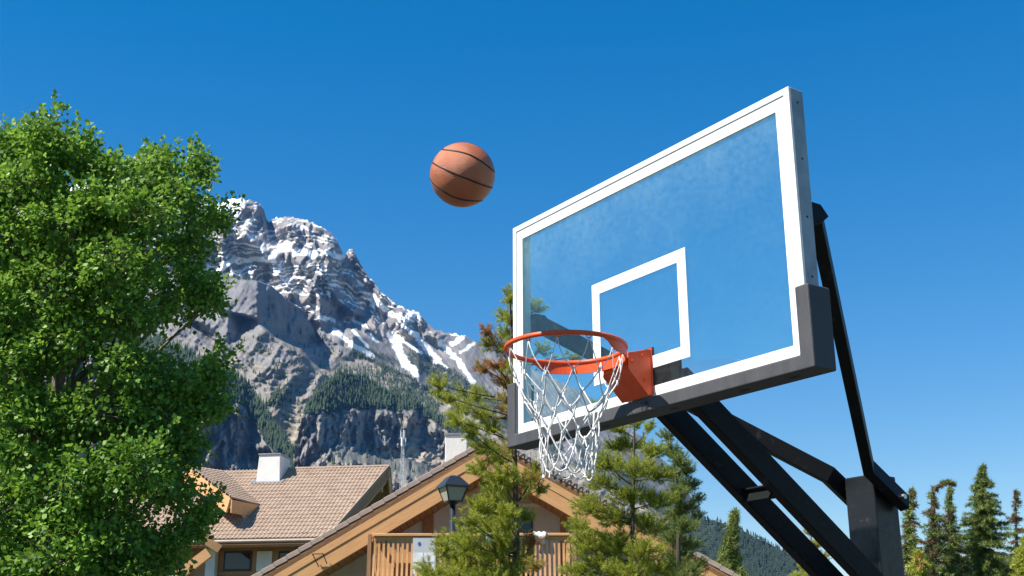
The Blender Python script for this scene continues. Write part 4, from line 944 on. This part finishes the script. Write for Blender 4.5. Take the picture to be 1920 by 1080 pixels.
# ---- spruces: whorled branches
def spruce(name, label, D0, trunk, wid, seed, mat=m_spruce, dry=0.0, dens=1.0, bare=0.0, nw=34, nb=7, group=None, tone0=.5, size=.13, curl=None):
    rnd = random.Random(seed); rs = np.random.RandomState(seed)
    pts = [at(x, y, D0) for x, y in trunk]; base = Vector((pts[0].x, pts[0].y, 0)); T = thing(name, base, label, 'tree', group)
    line = [base] + pts; wood = MB(); limb(wood, line, .11, .015, 7)
    seg = [(a, b, (b - a).length) for a, b in zip(pts, pts[1:])]; tot = sum(s[2] for s in seg)
    def along(t):
        d = t * tot
        for a, b, L in seg:
            if d <= L: return a.lerp(b, d / L), (b - a).normalized()
            d -= L
        return seg[-1][1], (seg[-1][1] - seg[-1][0]).normalized()
    f = Fol(seed); P = []; A = []; tn = []; dr = []
    for w_ in range(nw):
        t = (w_ + .5) / nw; c, dirn = along(t)
        R = np.interp(t, [q[0] for q in wid], [q[1] for q in wid]) * D0 / FPX
        for k in range(nb):
            a = rnd.random() * 6.283; L = R * rnd.uniform(.45, 1.12); droop = -.12 - .35 * (1 - t)
            tip = c + Vector((math.cos(a) * L, math.sin(a) * L, L * (droop + rnd.uniform(-.15, .15)) + .06 * L))
            mid = c.lerp(tip, .55) - Vector((0, 0, .06 * L)); limb(wood, [c, mid, tip], .012, .003, 4)
            if rnd.random() < bare: continue
            n = max(2, int(L / .055 * dens)); bd = np.array((tip - c).normalized()); tone = np.clip(tone0 + .25 * rs.randn(), 0, 1); dd = 1.0 if rnd.random() < dry else 0.0
            for q in range(n):
                s = (q + .6) / n; p_ = np.array(c.lerp(mid, s / .55) if s < .55 else mid.lerp(tip, (s - .55) / .45))
                sd = np.cross(bd, [0, 0, 1.0]); off = sd * rs.uniform(-1, 1) * .16 * L * (1.15 - s) + np.array([0, 0, rs.uniform(-.06, .03)])
                P.append(p_ + off); A.append(bd + sd * np.sign((off * sd).sum()) * .7 + np.array([0, 0, rs.uniform(-.25, .25)])); tn.append(tone); dr.append(dd)
    for k in range(14):
        c, dirn = along(1 - .09 * k / 14); P.append(np.array(c)); A.append(np.array(dirn) + rs.randn(3) * .4); tn.append(.6); dr.append(0.0 if rnd.random() > dry else 1.0)
    f.needles(np.array(P), np.array(A), 14, size, size * .22, np.array(tn), np.array(dr), .85, size * 1.3)
    wood.build('trunk', m_barkp, T, smooth=True); f.build('crown', mat, T); return T
SG = 'conifers right of the hoop post'
spruce('spruce_tree', 'full green spruce with a pointed tip right of the hoop post', 42, [(1845, 1180), (1844, 1060), (1843, 960), (1842, 873)], [(0, 75), (.40, 60), (.60, 48), (.75, 34), (.86, 20), (.93, 12), (1, 2)], 31, group=SG, dens=1.1, nw=44, nb=9, tone0=.55)
spruce('spruce_tree', 'thin conifer with its tip bent over like a hook', 40, [(1752, 1180), (1752, 1060), (1750, 960), (1748, 925), (1756, 912), (1768, 906), (1780, 903), (1789, 908)], [(0, 52), (.3, 42), (.5, 32), (.68, 24), (.74, 9), (.9, 5), (1, 3)], 32, dry=.3, group=SG, dens=.9, bare=.1, nw=40, nb=6)
spruce('spruce_tree', 'slender conifer directly right of the hooked tree', 41, [(1786, 1180), (1784, 1040), (1782, 980), (1781, 915)], [(0, 46), (.4, 32), (.6, 22), (.8, 12), (1, 3)], 33, dry=.15, group=SG, nw=38, nb=6, tone0=.7)
spruce('spruce_tree', 'browning conifer close beside the black hoop post', 37, [(1706, 1180), (1707, 1040), (1706, 960), (1710, 918)], [(0, 46), (.4, 30), (.7, 17), (.88, 10), (1, 6)], 34, dry=.4, group=SG, nw=32, nb=6, tone0=.85)
spruce('spruce_tree', 'half bare grey conifer at the right edge of the picture', 44, [(1905, 1180), (1906, 1040), (1905, 980), (1904, 920)], [(0, 52), (.4, 40), (.55, 26), (.8, 16), (1, 3)], 35, dry=.6, bare=.62, group=SG, nw=34, nb=7)
spruce('spruce_tree', 'low yellow-green conifer in the corner under the half bare one', 36, [(1925, 1220), (1922, 1120), (1920, 1010)], [(0, 60), (.5, 40), (.8, 22), (1, 4)], 36, group=SG, nw=28, nb=8, tone0=.9, mat=m_pine)
spruce('spruce_tree', 'low olive conifer at the foot of the hoop post', 34, [(1722, 1240), (1722, 1140), (1722, 1035)], [(0, 60), (.5, 40), (.8, 24), (1, 6)], 37, dry=.15, group=SG, nw=26, nb=8, tone0=.85, mat=m_pine)
spruce('spruce_tree', 'small bright spruce standing before the forested hill', 30, [(1362, 1200), (1364, 1090), (1370, 1010), (1379, 958)], [(0, 62), (.35, 50), (.5, 36), (.66, 18), (.85, 9), (1, 4)], 38, nw=40, nb=9, dens=1.2, tone0=.65)
# ------------------------------------------------------------------ basketball hoop
m_white = M('white_paint', (.80, .80, .79), (.72, .72, .70), rough=.45, scale=3, bump=.05)
m_frame = M('frame_white', (.74, .75, .74), (.62, .63, .62), rough=.5, scale=8, bump=.08, lo=.3, hi=.55)
m_pad = M('pad_rubber', (.064, .064, .069), (.042, .042, .046), rough=.62, scale=5, stretch=(3.5, 1, 1), bump=.15, bscale=60, rough2=.75, lo=.3, hi=.7)
m_black = M('black_steel', (.040, .041, .042), (.0065, .0066, .007), rough=.5, scale=20, bump=.06, bscale=40, rough2=.6, spec=.18, lo=.60, hi=.80, detail=9)
m_post = M('post_enamel', (.075, .078, .082), (.0085, .009, .010), rough=.30, scale=26, bump=.10, bscale=30, rough2=.45, spec=.45, lo=.63, hi=.80, detail=8)
m_orange = M('orange_enamel', (.74, .088, .018), (.62, .066, .013), rough=.42, scale=18, bump=.03, coat=0, spec=.35, lo=.25, hi=.5)
m_net = M('net_cord', (.80, .79, .76), (.60, .59, .56), rough=.9, scale=60, bump=.4, bscale=300)
m_steel = M('bolt_steel', (.55, .55, .56), rough=.35, metal=1.0, scale=30)
m_gasket = M('gasket', (.02, .022, .022), rough=.7)
def glass_mat():
    m = bpy.data.materials.new('dusty_glass'); m.use_nodes = True; nt = m.node_tree; N = nt.nodes; Lk = nt.links.new
    N.remove(N['Principled BSDF']); out = N['Material Output']
    tr = N.new('ShaderNodeBsdfTransparent'); tr.inputs[0].default_value = (.90, 1.0, .99, 1)
    gl = N.new('ShaderNodeBsdfGlossy'); gl.inputs['Roughness'].default_value = .02
    fr = N.new('ShaderNodeFresnel'); ge = N.new('ShaderNodeNewGeometry'); ir = N.new('ShaderNodeMapRange'); ir.inputs['To Min'].default_value = 1.42; ir.inputs['To Max'].default_value = 1 / 1.42; Lk(ge.outputs['Backfacing'], ir.inputs['Value']); Lk(ir.outputs[0], fr.inputs['IOR'])
    mx = N.new('ShaderNodeMixShader'); Lk(fr.outputs[0], mx.inputs[0]); Lk(tr.outputs[0], mx.inputs[1]); Lk(gl.outputs[0], mx.inputs[2])
    df = N.new('ShaderNodeBsdfDiffuse'); df.inputs[0].default_value = (.50, .72, .78, 1)
    tl = N.new('ShaderNodeBsdfTranslucent'); tl.inputs[0].default_value = (.50, .72, .78, 1)
    ds = N.new('ShaderNodeMixShader'); ds.inputs[0].default_value = .4; Lk(df.outputs[0], ds.inputs[1]); Lk(tl.outputs[0], ds.inputs[2])
    tc = N.new('ShaderNodeTexCoord')
    mp = N.new('ShaderNodeMapping'); mp.inputs['Scale'].default_value = (1, 1, 1); mp.inputs['Rotation'].default_value = (0, .35, 0); Lk(tc.outputs['Object'], mp.inputs[0])
    n1 = N.new('ShaderNodeTexNoise'); n1.inputs['Scale'].default_value = 3.0; n1.inputs['Detail'].default_value = 7; n1.inputs['Roughness'].default_value = .62; n1.inputs['Distortion'].default_value = .5
    Lk(mp.outputs[0], n1.inputs['Vector'])
    n2 = N.new('ShaderNodeTexNoise'); n2.inputs['Scale'].default_value = 38; n2.inputs['Roughness'].default_value = .75; n2.inputs['Detail'].default_value = 4; Lk(tc.outputs['Object'], n2.inputs['Vector'])
    sx = N.new('ShaderNodeSeparateXYZ'); Lk(tc.outputs['Object'], sx.inputs[0])
    top = N.new('ShaderNodeMapRange'); top.inputs['From Min'].default_value = 3.25; top.inputs['From Max'].default_value = 3.9; Lk(sx.outputs['Z'], top.inputs['Value'])  # dust left where the rain cannot wash: under the top frame
    a = N.new('ShaderNodeMapRange'); a.inputs['From Min'].default_value = .38; a.inputs['From Max'].default_value = .75; a.inputs['To Min'].default_value = .030; a.inputs['To Max'].default_value = .062; Lk(n1.outputs['Fac'], a.inputs['Value'])
    t2 = N.new('ShaderNodeMath'); t2.operation = 'MULTIPLY_ADD'; t2.inputs[1].default_value = 2.6; t2.inputs[2].default_value = .55; tp2 = N.new('ShaderNodeMath'); tp2.operation = 'POWER'; tp2.inputs[1].default_value = 1.8; Lk(top.outputs[0], tp2.inputs[0]); Lk(tp2.outputs[0], t2.inputs[0])
    f1 = N.new('ShaderNodeMath'); f1.operation = 'MULTIPLY'; Lk(a.outputs[0], f1.inputs[0]); Lk(t2.outputs[0], f1.inputs[1])
    b = N.new('ShaderNodeMapRange'); b.inputs['From Min'].default_value = .3; b.inputs['From Max'].default_value = .8; b.inputs['To Min'].default_value = .35; b.inputs['To Max'].default_value = 1.9; Lk(n2.outputs['Fac'], b.inputs['Value'])
    f2 = N.new('ShaderNodeMath'); f2.operation = 'MULTIPLY'; Lk(f1.outputs[0], f2.inputs[0]); Lk(b.outputs[0], f2.inputs[1])
    m2 = N.new('ShaderNodeMixShader'); Lk(f2.outputs[0], m2.inputs[0]); Lk(mx.outputs[0], m2.inputs[1]); Lk(ds.outputs[0], m2.inputs[2])
    Lk(m2.outputs[0], out.inputs[0]); return m
m_glass = glass_mat()
hoop = thing('basketball_hoop', (0, 1.38, 0), 'basketball hoop with clear white framed backboard, orange rim and black steel arms', 'hoop')
HW, ZT, ZB = .914, 3.917, 2.850
LIP, STR = .027, .047
# glass pane lies in the plane y = 0
MB().box((0, .007, (ZT + ZB) / 2), (HW - LIP, .005, (ZT - ZB) / 2 - LIP)).build('glass_pane', m_glass, hoop)
# aluminium frame: lip in front, box profile behind the glass
fm = MB()
def ringprism(mb, x, z0, z1, wx, wz, y0, y1):   # rectangular ring around the board
    o = [(-x, z0), (x, z0), (x, z1), (-x, z1)]; i = [(-x + wx, z0 + wz), (x - wx, z0 + wz), (x - wx, z1 - wz), (-x + wx, z1 - wz)]
    V = [(a, y0, b) for a, b in o] + [(a, y0, b) for a, b in i] + [(a, y1, b) for a, b in o] + [(a, y1, b) for a, b in i]
    Fs = []
    for k in range(4):
        j = (k + 1) % 4
        Fs += [(k, j, 4 + j, 4 + k), (8 + j, 8 + k, 12 + k, 12 + j), (j, k, 8 + k, 8 + j), (4 + k, 4 + j, 12 + j, 12 + k)]
    mb.add(V, Fs)
ringprism(fm, HW, ZB, ZT, LIP, LIP, -.006, .0125)
ringprism(fm, HW - .0005, ZB + .0005, ZT - .0005, .040, .040, .0130, .072)
fobj = fm.build('frame', m_frame, hoop, bevel=.0025)
m_side_shade = M('side_shade_grey', (.40, .41, .41), (.26, .27, .27), rough=.45, metal=.25, scale=7, bump=.05)
for sx in (-1, 1): MB().box((sx * (HW + .0008), .036, (ZT + 3.13) / 2), (.0008, .033, (ZT - 3.13) / 2 - .004)).build('side_shade_strip', m_side_shade, fobj)  # thin strips added over the white frame, its sides' shade put into grey colour
for z in (3.86, 3.63, 3.40, 3.17): MB().tube([(HW - .001, .038, z), (HW + .0028, .038, z)], .0045, 8).build('screw', m_gasket, fobj)
sm = MB(); ringprism(sm, HW - LIP - .0015, ZB + LIP + .0015, ZT - LIP - .0015, STR, STR, -.0012, .0015)
sm.build('border_stripe', m_white, hoop)
sq = MB(); ringprism(sq, .3048, 3.0, 3.4572, .052, .052, -.0012, .0015)
sq.build('target_square', m_white, hoop, bevel=.008, seg=3)
# padding: U shape with a groove that takes the frame
pd = MB()
def padpoly(xo, xi, z0, zi, zt):
    return [(-xo, z0), (xo, z0), (xo, zt), (xi, zt), (xi, zi), (-xi, zi), (-xi, zt), (-xo, zt)]
pp = padpoly(.944, .880, 2.823, 2.880, 3.130)
pd.prism([(x, -.022, z) for x, z in pp], (0, .016 - .0005, 0))
pd.prism([(x, .0725, z) for x, z in pp], (0, .022, 0))
pp2 = [(-.944, 2.823), (.944, 2.823), (.944, 3.130), (.9155, 3.130), (.9155, 2.8485), (-.9155, 2.8485), (-.9155, 3.130), (-.944, 3.130)]
pd.prism([(x, -.0065, z) for x, z in pp2], (0, .079, 0))
bmp = bmesh.new(); me = pd.mesh('padding', m_pad); bmp.from_mesh(me); bmesh.ops.remove_doubles(bmp, verts=bmp.verts, dist=.0008); bmp.to_mesh(me); bmp.free()
po = bpy.data.objects.new('padding', me); link(po, hoop)
bv = po.modifiers.new('b', 'BEVEL'); bv.width = .007; bv.segments = 3; bv.limit_method = 'ANGLE'; bv.angle_limit = math.radians(50)
for x in (-.62, -.28, .16, .55, .80): MB().box((x, .035, 2.8225), (.022, .006, .0015)).build('drain_slot', m_gasket, po)
# rim
RC = Vector((0, -.381, 3.045)); RR = .2365; RT_ = .0098
rim = MB().tube([(RC.x + RR * math.cos(a), RC.y + RR * math.sin(a), RC.z) for a in [2 * math.pi * k / 72 for k in range(72)]], RT_, 12, closed=True).build('rim', m_orange, hoop, smooth=True)
# reinforcing flange under the rear two thirds of the ring
fl = MB(); seg = 40; A0, A1 = math.radians(2), math.radians(178); prof = []
for k in range(seg + 1):
    a = A0 + (A1 - A0) * k / seg
    e = min(1, min(k, seg - k) / 3.5); hh = .008 + .036 * (e * e * (3 - 2 * e))
    for r_, z_ in ((RR - .0035, -.004), (RR + .0035, -.004), (RR + .0035, -.004 - hh), (RR - .0035, -.004 - hh)):
        prof.append((RC.x + r_ * math.cos(a), RC.y + r_ * math.sin(a), RC.z + z_))
ff = []
for k in range(seg):
    for q in range(4):
        ff.append((k * 4 + q, k * 4 + (q + 1) % 4, (k + 1) * 4 + (q + 1) % 4, (k + 1) * 4 + q))
ff += [(0, 1, 2, 3), (seg * 4 + 3, seg * 4 + 2, seg * 4 + 1, seg * 4)]
fl.add(prof, ff); fl.build('rim_flange', m_orange, rim)
for k in range(12):
    a = 2 * math.pi * (k + .5) / 12; c = RC + Vector((math.cos(a) * (RR - .004), math.sin(a) * (RR - .004), -.010))
    t = Vector((-math.sin(a), math.cos(a), 0))
    MB().tube([c - t * .010 + Vector((0, 0, .004)), c - t * .006 - Vector((0, 0, .007)), c + t * .006 - Vector((0, 0, .007)), c + t * .010 + Vector((0, 0, .004))], .0022, 6).build('net_hook', m_orange, rim)
# bracket: face plate on the glass, top plate, sloped front housing
bk = MB()
bk.box((0, -.004, 2.99), (.083, .004, .094))
bracket = bk.build('mounting_plate', m_orange, hoop, bevel=.003)
MB().box((0, .0025, 2.99), (.088, .0022, .099)).build('gasket', m_gasket, bracket)
prof_ = [(-.008, 3.080), (-.128, 3.049), (-.130, 2.985), (-.030, 2.888), (-.008, 2.886)]
def gusset(x0, x1):
    n = len(prof_); return MB().add([(x0, y, z) for y, z in prof_] + [(x1, y, z) for y, z in prof_], [tuple(range(n - 1, -1, -1)), tuple(range(n, 2 * n))] + [(i, (i + 1) % n, n + (i + 1) % n, n + i) for i in range(n)])
house_ = gusset(.073, .080).build('side_gusset', m_orange, hoop, bevel=.0015)
gusset(-.080, -.073).build('side_gusset', m_orange, hoop, bevel=.0015)
MB().hexa([(-.0845, -.1335, 2.981), (.0845, -.1335, 2.981), (.0845, -.030, 2.8805), (-.0845, -.030, 2.8805), (-.0845, -.1305, 2.9845), (.0845, -.1305, 2.9845), (.0845, -.0265, 2.8845), (-.0845, -.0265, 2.8845)]).build('sloped_plate', m_orange, hoop, bevel=.001)
MB().box((0, -.1315, 3.016), (.0725, .0025, .033)).build('front_plate', m_orange, hoop, bevel=.001)
tp = MB().hexa([(-.0725, -.012, 3.043), (.0725, -.012, 3.043), (.0725, -.140, 3.041), (-.0725, -.140, 3.041), (-.0725, -.012, 3.049), (.0725, -.012, 3.049), (.0725, -.140, 3.047), (-.0725, -.140, 3.047)]).build('top_plate', m_orange, hoop, bevel=.002)
for (s_, y, z) in ((1, -.055, 3.045), (1, -.045, 2.945), (1, -.108, 3.015), (-1, -.055, 3.045), (-1, -.045, 2.945)):
    MB().tube([(s_ * .0800, y, z), (s_ * .0860, y, z)], .0055, 6).build('housing_bolt', m_orange, house_)
for x in (.03, .052, .064): MB().tube([(x, -.030, 2.866), (x + .004, -.026, 2.85), (x + .002, -.028, 2.828)], .0018, 5).build('cable_tie', m_gasket, hoop)
# net
rnd = random.Random(11)
rows = [(.0, .2325), (.122, .201), (.202, .160), (.276, .128), (.345, .111), (.412, .102), (.478, .098)]
node = {}
for k, (dz, r_) in enumerate(rows):
    for i in range(12):
        a = 2 * math.pi * (i + .5 + .5 * (k % 2)) / 12 + (rnd.uniform(-.07, .07) if k else 0)
        rr = r_ * (1 + (rnd.uniform(-.07, .07) if k else 0))
        node[k, i] = RC + Vector((math.cos(a) * rr + .012 * k / 6, math.sin(a) * rr - .004 * k / 6, -.014 - dz - (rnd.uniform(-.014, .014) if k else 0)))
net = MB(); crossing = MB()
def cord(p, q, r0, sag=.006):
    mid = []
    side_ = Vector((rnd.uniform(-1, 1), rnd.uniform(-1, 1), 0)) * sag
    for t in (0, .2, .4, .6, .8, 1):
        mid.append(p.lerp(q, t) + (Vector((0, 0, -sag)) + side_) * (4 * t * (1 - t)) * .7)
    net.tube(mid, r0, 6)
for k in range(6):
    for i in range(12):
        p = node[k, i]
        for j in ((i, i - 1) if k % 2 == 0 else (i, i + 1)):
            q = node[k + 1, j % 12]
            cord(p, q, .0022 if k < 1 else .0028, .008 if k else .012)
            if k >= 2 and rnd.random() < .75: cord(p + Vector((.003, .003, 0)), q + Vector((-.003, .003, 0)), .0026, .01)
for k in range(1, 7):
    for i in range(12):
        c = node[k, i]; net.tube([c + Vector((0, 0, .011)), c + Vector((.001, 0, .004)), c - Vector((0, .001, .005)), c - Vector((0, 0, .012))], [.0030, .0046, .0045, .0028], 7)
for i in range(12):                       # loops hanging off the last knots
    p = node[6, i]; q = node[6, (i + 1) % 12]
    m_ = (p + q) / 2 - Vector((0, 0, .03 + rnd.uniform(0, .012)))
    if i % 5 == 1: continue
    pts = [p * ((1 - t) ** 2) + m_ * (2 * t * (1 - t)) + q * (t * t) for t in (0, .15, .3, .5, .7, .85, 1)]
    net.tube(pts, .0030, 6)
lc = node[6, 9] + Vector((.0, 0, .01))
net.build('net', m_net, hoop, smooth=True)
# arms: two lower parallel arms, two bent upper braces, post
def tubebar(p, q, hx, hh, up=Vector((0, 0, 1))):
    p = Vector(p); q = Vector(q); t = (q - p).normalized(); s_ = t.cross(up).normalized(); u = s_.cross(t)
    mb = MB(); c = (p + q) / 2; mb.box(c, ((q - p).length / 2, hx, hh), (t, s_, u)); return mb
def mitred(pts, hx, hh):
    p0, p1, p2 = [Vector(q) for q in pts]; d1 = (p1 - p0).normalized(); d2 = (p2 - p1).normalized()
    s_ = d1.cross(Vector((0, 0, 1))).normalized(); u = s_.cross(d1); cn = [s_ * a + u * b for a, b in ((-hx, -hh), (hx, -hh), (hx, hh), (-hx, hh))]
    bis = (d1 + d2).normalized(); r0 = [p0 + c for c in cn]
    r1 = [q + d1 * ((p1 - q).dot(bis) / d1.dot(bis)) for q in r0]; r2 = [q + d2 * ((p2 - q).dot(d2)) for q in r1]
    mb = MB(); mb.v = [tuple(q) for q in r0 + r1 + r2]; mb.f = [(3, 2, 1, 0), (8, 9, 10, 11)]
    for k in range(2):
        for q in range(4): mb.f.append((k * 4 + q, k * 4 + (q + 1) % 4, k * 4 + 4 + (q + 1) % 4, k * 4 + 4 + q))
    mb.m = [0] * len(mb.f); return mb
for sx in (-1, 1):
    x = sx * .105
    dy, dz = .815, -.580
    t = Vector((0, dy, dz)).normalized()
    nrm = Vector((0, -t.z, t.y))            # up across the arm
    top = Vector((x, .318, 2.896)) - nrm * .054
    a = top - t * ((top.y - .115) / t.y); b = top + t * ((1.47 - top.y) / t.y)
    arm = tubebar(a, b, .0255, .054).build('lower_arm', m_black, hoop, bevel=.006)
    MB().box(a + Vector((0, -.02, .005)), (.035, .012, .075)).build('mounting_foot', m_black, arm, bevel=.003)
    MB().tube([(x - .0275, .20, 2.935), (x + .0275, .20, 2.935)], .012, 6).build('pivot_bolt', m_steel, arm)
    xt = sx * .872
    A = Vector((xt, .135, 3.430)); B = Vector((sx * .118, 1.235, 2.700)); C_ = Vector((sx * .118, 1.425, 2.582))
    b1 = mitred([A, B, C_ + (C_ - B).normalized() * .05], .024, .040).build('upper_brace', m_black, hoop, bevel=.004)
    MB().prism([(xt - .030 * sx, .074, 3.38), (xt - .030 * sx, .074, 3.475), (xt - .030 * sx, .135, 3.475), (xt - .030 * sx, .175, 3.435), (xt - .030 * sx, .12, 3.39)], (.060 * sx, 0, 0)).build('brace_bracket', m_black, b1, bevel=.003)
    MB().tube([(sx * .090, 1.425, 2.582), (sx * .156, 1.425, 2.582)], .0125, 6).build('brace_bolt', m_steel, b1)
MB().box((0, .665, 2.556), (.0790, .040, .0045), (Vector((1, 0, 0)), Vector((0, .815, -.58)).normalized(), Vector((0, .58, .815)).normalized())).box((0, .640, 2.545), (.0790, .0045, .030), (Vector((1, 0, 0)), Vector((0, .815, -.58)).normalized(), Vector((0, .58, .815)).normalized())).build('cross_plate', m_black, hoop)
MB().box((0, .0895, 2.985), (.085, .012, .085)).build('back_plate', m_black, hoop, bevel=.003)
MB().box((0, 1.3825, 1.342), (.0825, .0825, 1.342)).build('post', m_post, hoop, bevel=.008, seg=3)
MB().box((0, 1.3825, .012), (.2, .2, .012)).build('base_plate', m_black, hoop)
# basketball
m_ball = M('ball_leather', (.50, .140, .046), (.39, .102, .034), rough=.46, scale=14, bump=.5, bscale=330, spec=.6)
m_seam = M('ball_channel', (.016, .012, .010), rough=.6)
bc = at(867, 328, 1.0); bd = (bc - CAM).normalized(); BC = CAM + bd * 4.45; BR = .1195
ball = thing('basketball', BC, 'orange basketball with black channels in mid air beside the backboard', 'ball')
bmb = bmesh.new(); bmesh.ops.create_uvsphere(bmb, u_segments=72, v_segments=36, radius=BR)
me = bpy.data.meshes.new('cover'); bmb.to_mesh(me); bmb.free(); me.materials.append(m_ball); me.polygons.foreach_set('use_smooth', [True] * len(me.polygons))
bo = piece('cover', me, ball, Matrix.Translation(BC))
v = -bd; r_ = v.cross(Vector((0, 0, 1))).normalized() * -1; u_ = r_.cross(v) * -1
if u_.z < 0: u_ = -u_
if r_.dot(RT) < 0: r_ = -r_
tilt = math.radians(-22)
ax_r = r_ * math.cos(tilt) + u_ * math.sin(tilt); ax_u = u_ * math.cos(tilt) - r_ * math.sin(tilt)
tip = math.radians(-3); v2 = v * math.cos(tip) + ax_u * math.sin(tip); ax_u2 = ax_u * math.cos(tip) - v * math.sin(tip)
def seam(fn, name='channel'):
    pts = []
    for k in range(96):
        a = 2 * math.pi * k / 96; la = fn(a)
        d = (v2 * math.cos(a) + ax_r * math.sin(a)) * math.cos(la) + ax_u2 * math.sin(la)
        pts.append(BC + d * (BR - .0014))
    MB().tube(pts, .0040, 6, closed=True).build(name, m_seam, ball, smooth=True)
seam(lambda a: 0)
seam(lambda a: math.radians(36 + 7 * math.cos(2 * a)))
seam(lambda a: -math.radians(36 + 7 * math.cos(2 * a)))
pts = []
for k in range(96):
    a = 2 * math.pi * k / 96; d = ax_r * math.cos(a) + ax_u2 * math.sin(a); d = (d * math.cos(.12) - v2 * math.sin(.12)) if True else d
    pts.append(BC + d.normalized() * (BR - .0012))
MB().tube(pts, .0030, 6, closed=True).build('channel', m_seam, ball, smooth=True)
# ------------------------------------------------------------------ the air
mh = bpy.data.materials.new('thin_haze'); mh.use_nodes = True; N = mh.node_tree.nodes; N.remove(N['Principled BSDF'])
pv = N.new('ShaderNodeVolumePrincipled'); pv.inputs['Color'].default_value = (.14, .42, 1.0, 1); pv.inputs['Density'].default_value = 1.9e-5; pv.inputs['Anisotropy'].default_value = 0.0
mh.node_tree.links.new(pv.outputs[0], N['Material Output'].inputs['Volume'])
hz = MB().hexa([(-7200, -7200, -3.5), (7200, -7200, -3.5), (7200, 7200, -3.5), (-7200, 7200, -3.5), (-7200, -7200, 2080), (7200, -7200, 2080), (7200, 7200, 2080), (-7200, 7200, 2080)]).build('haze', mh)
tag(hz, 'thin blue mountain haze filling the valley air', 'haze', kind='stuff')
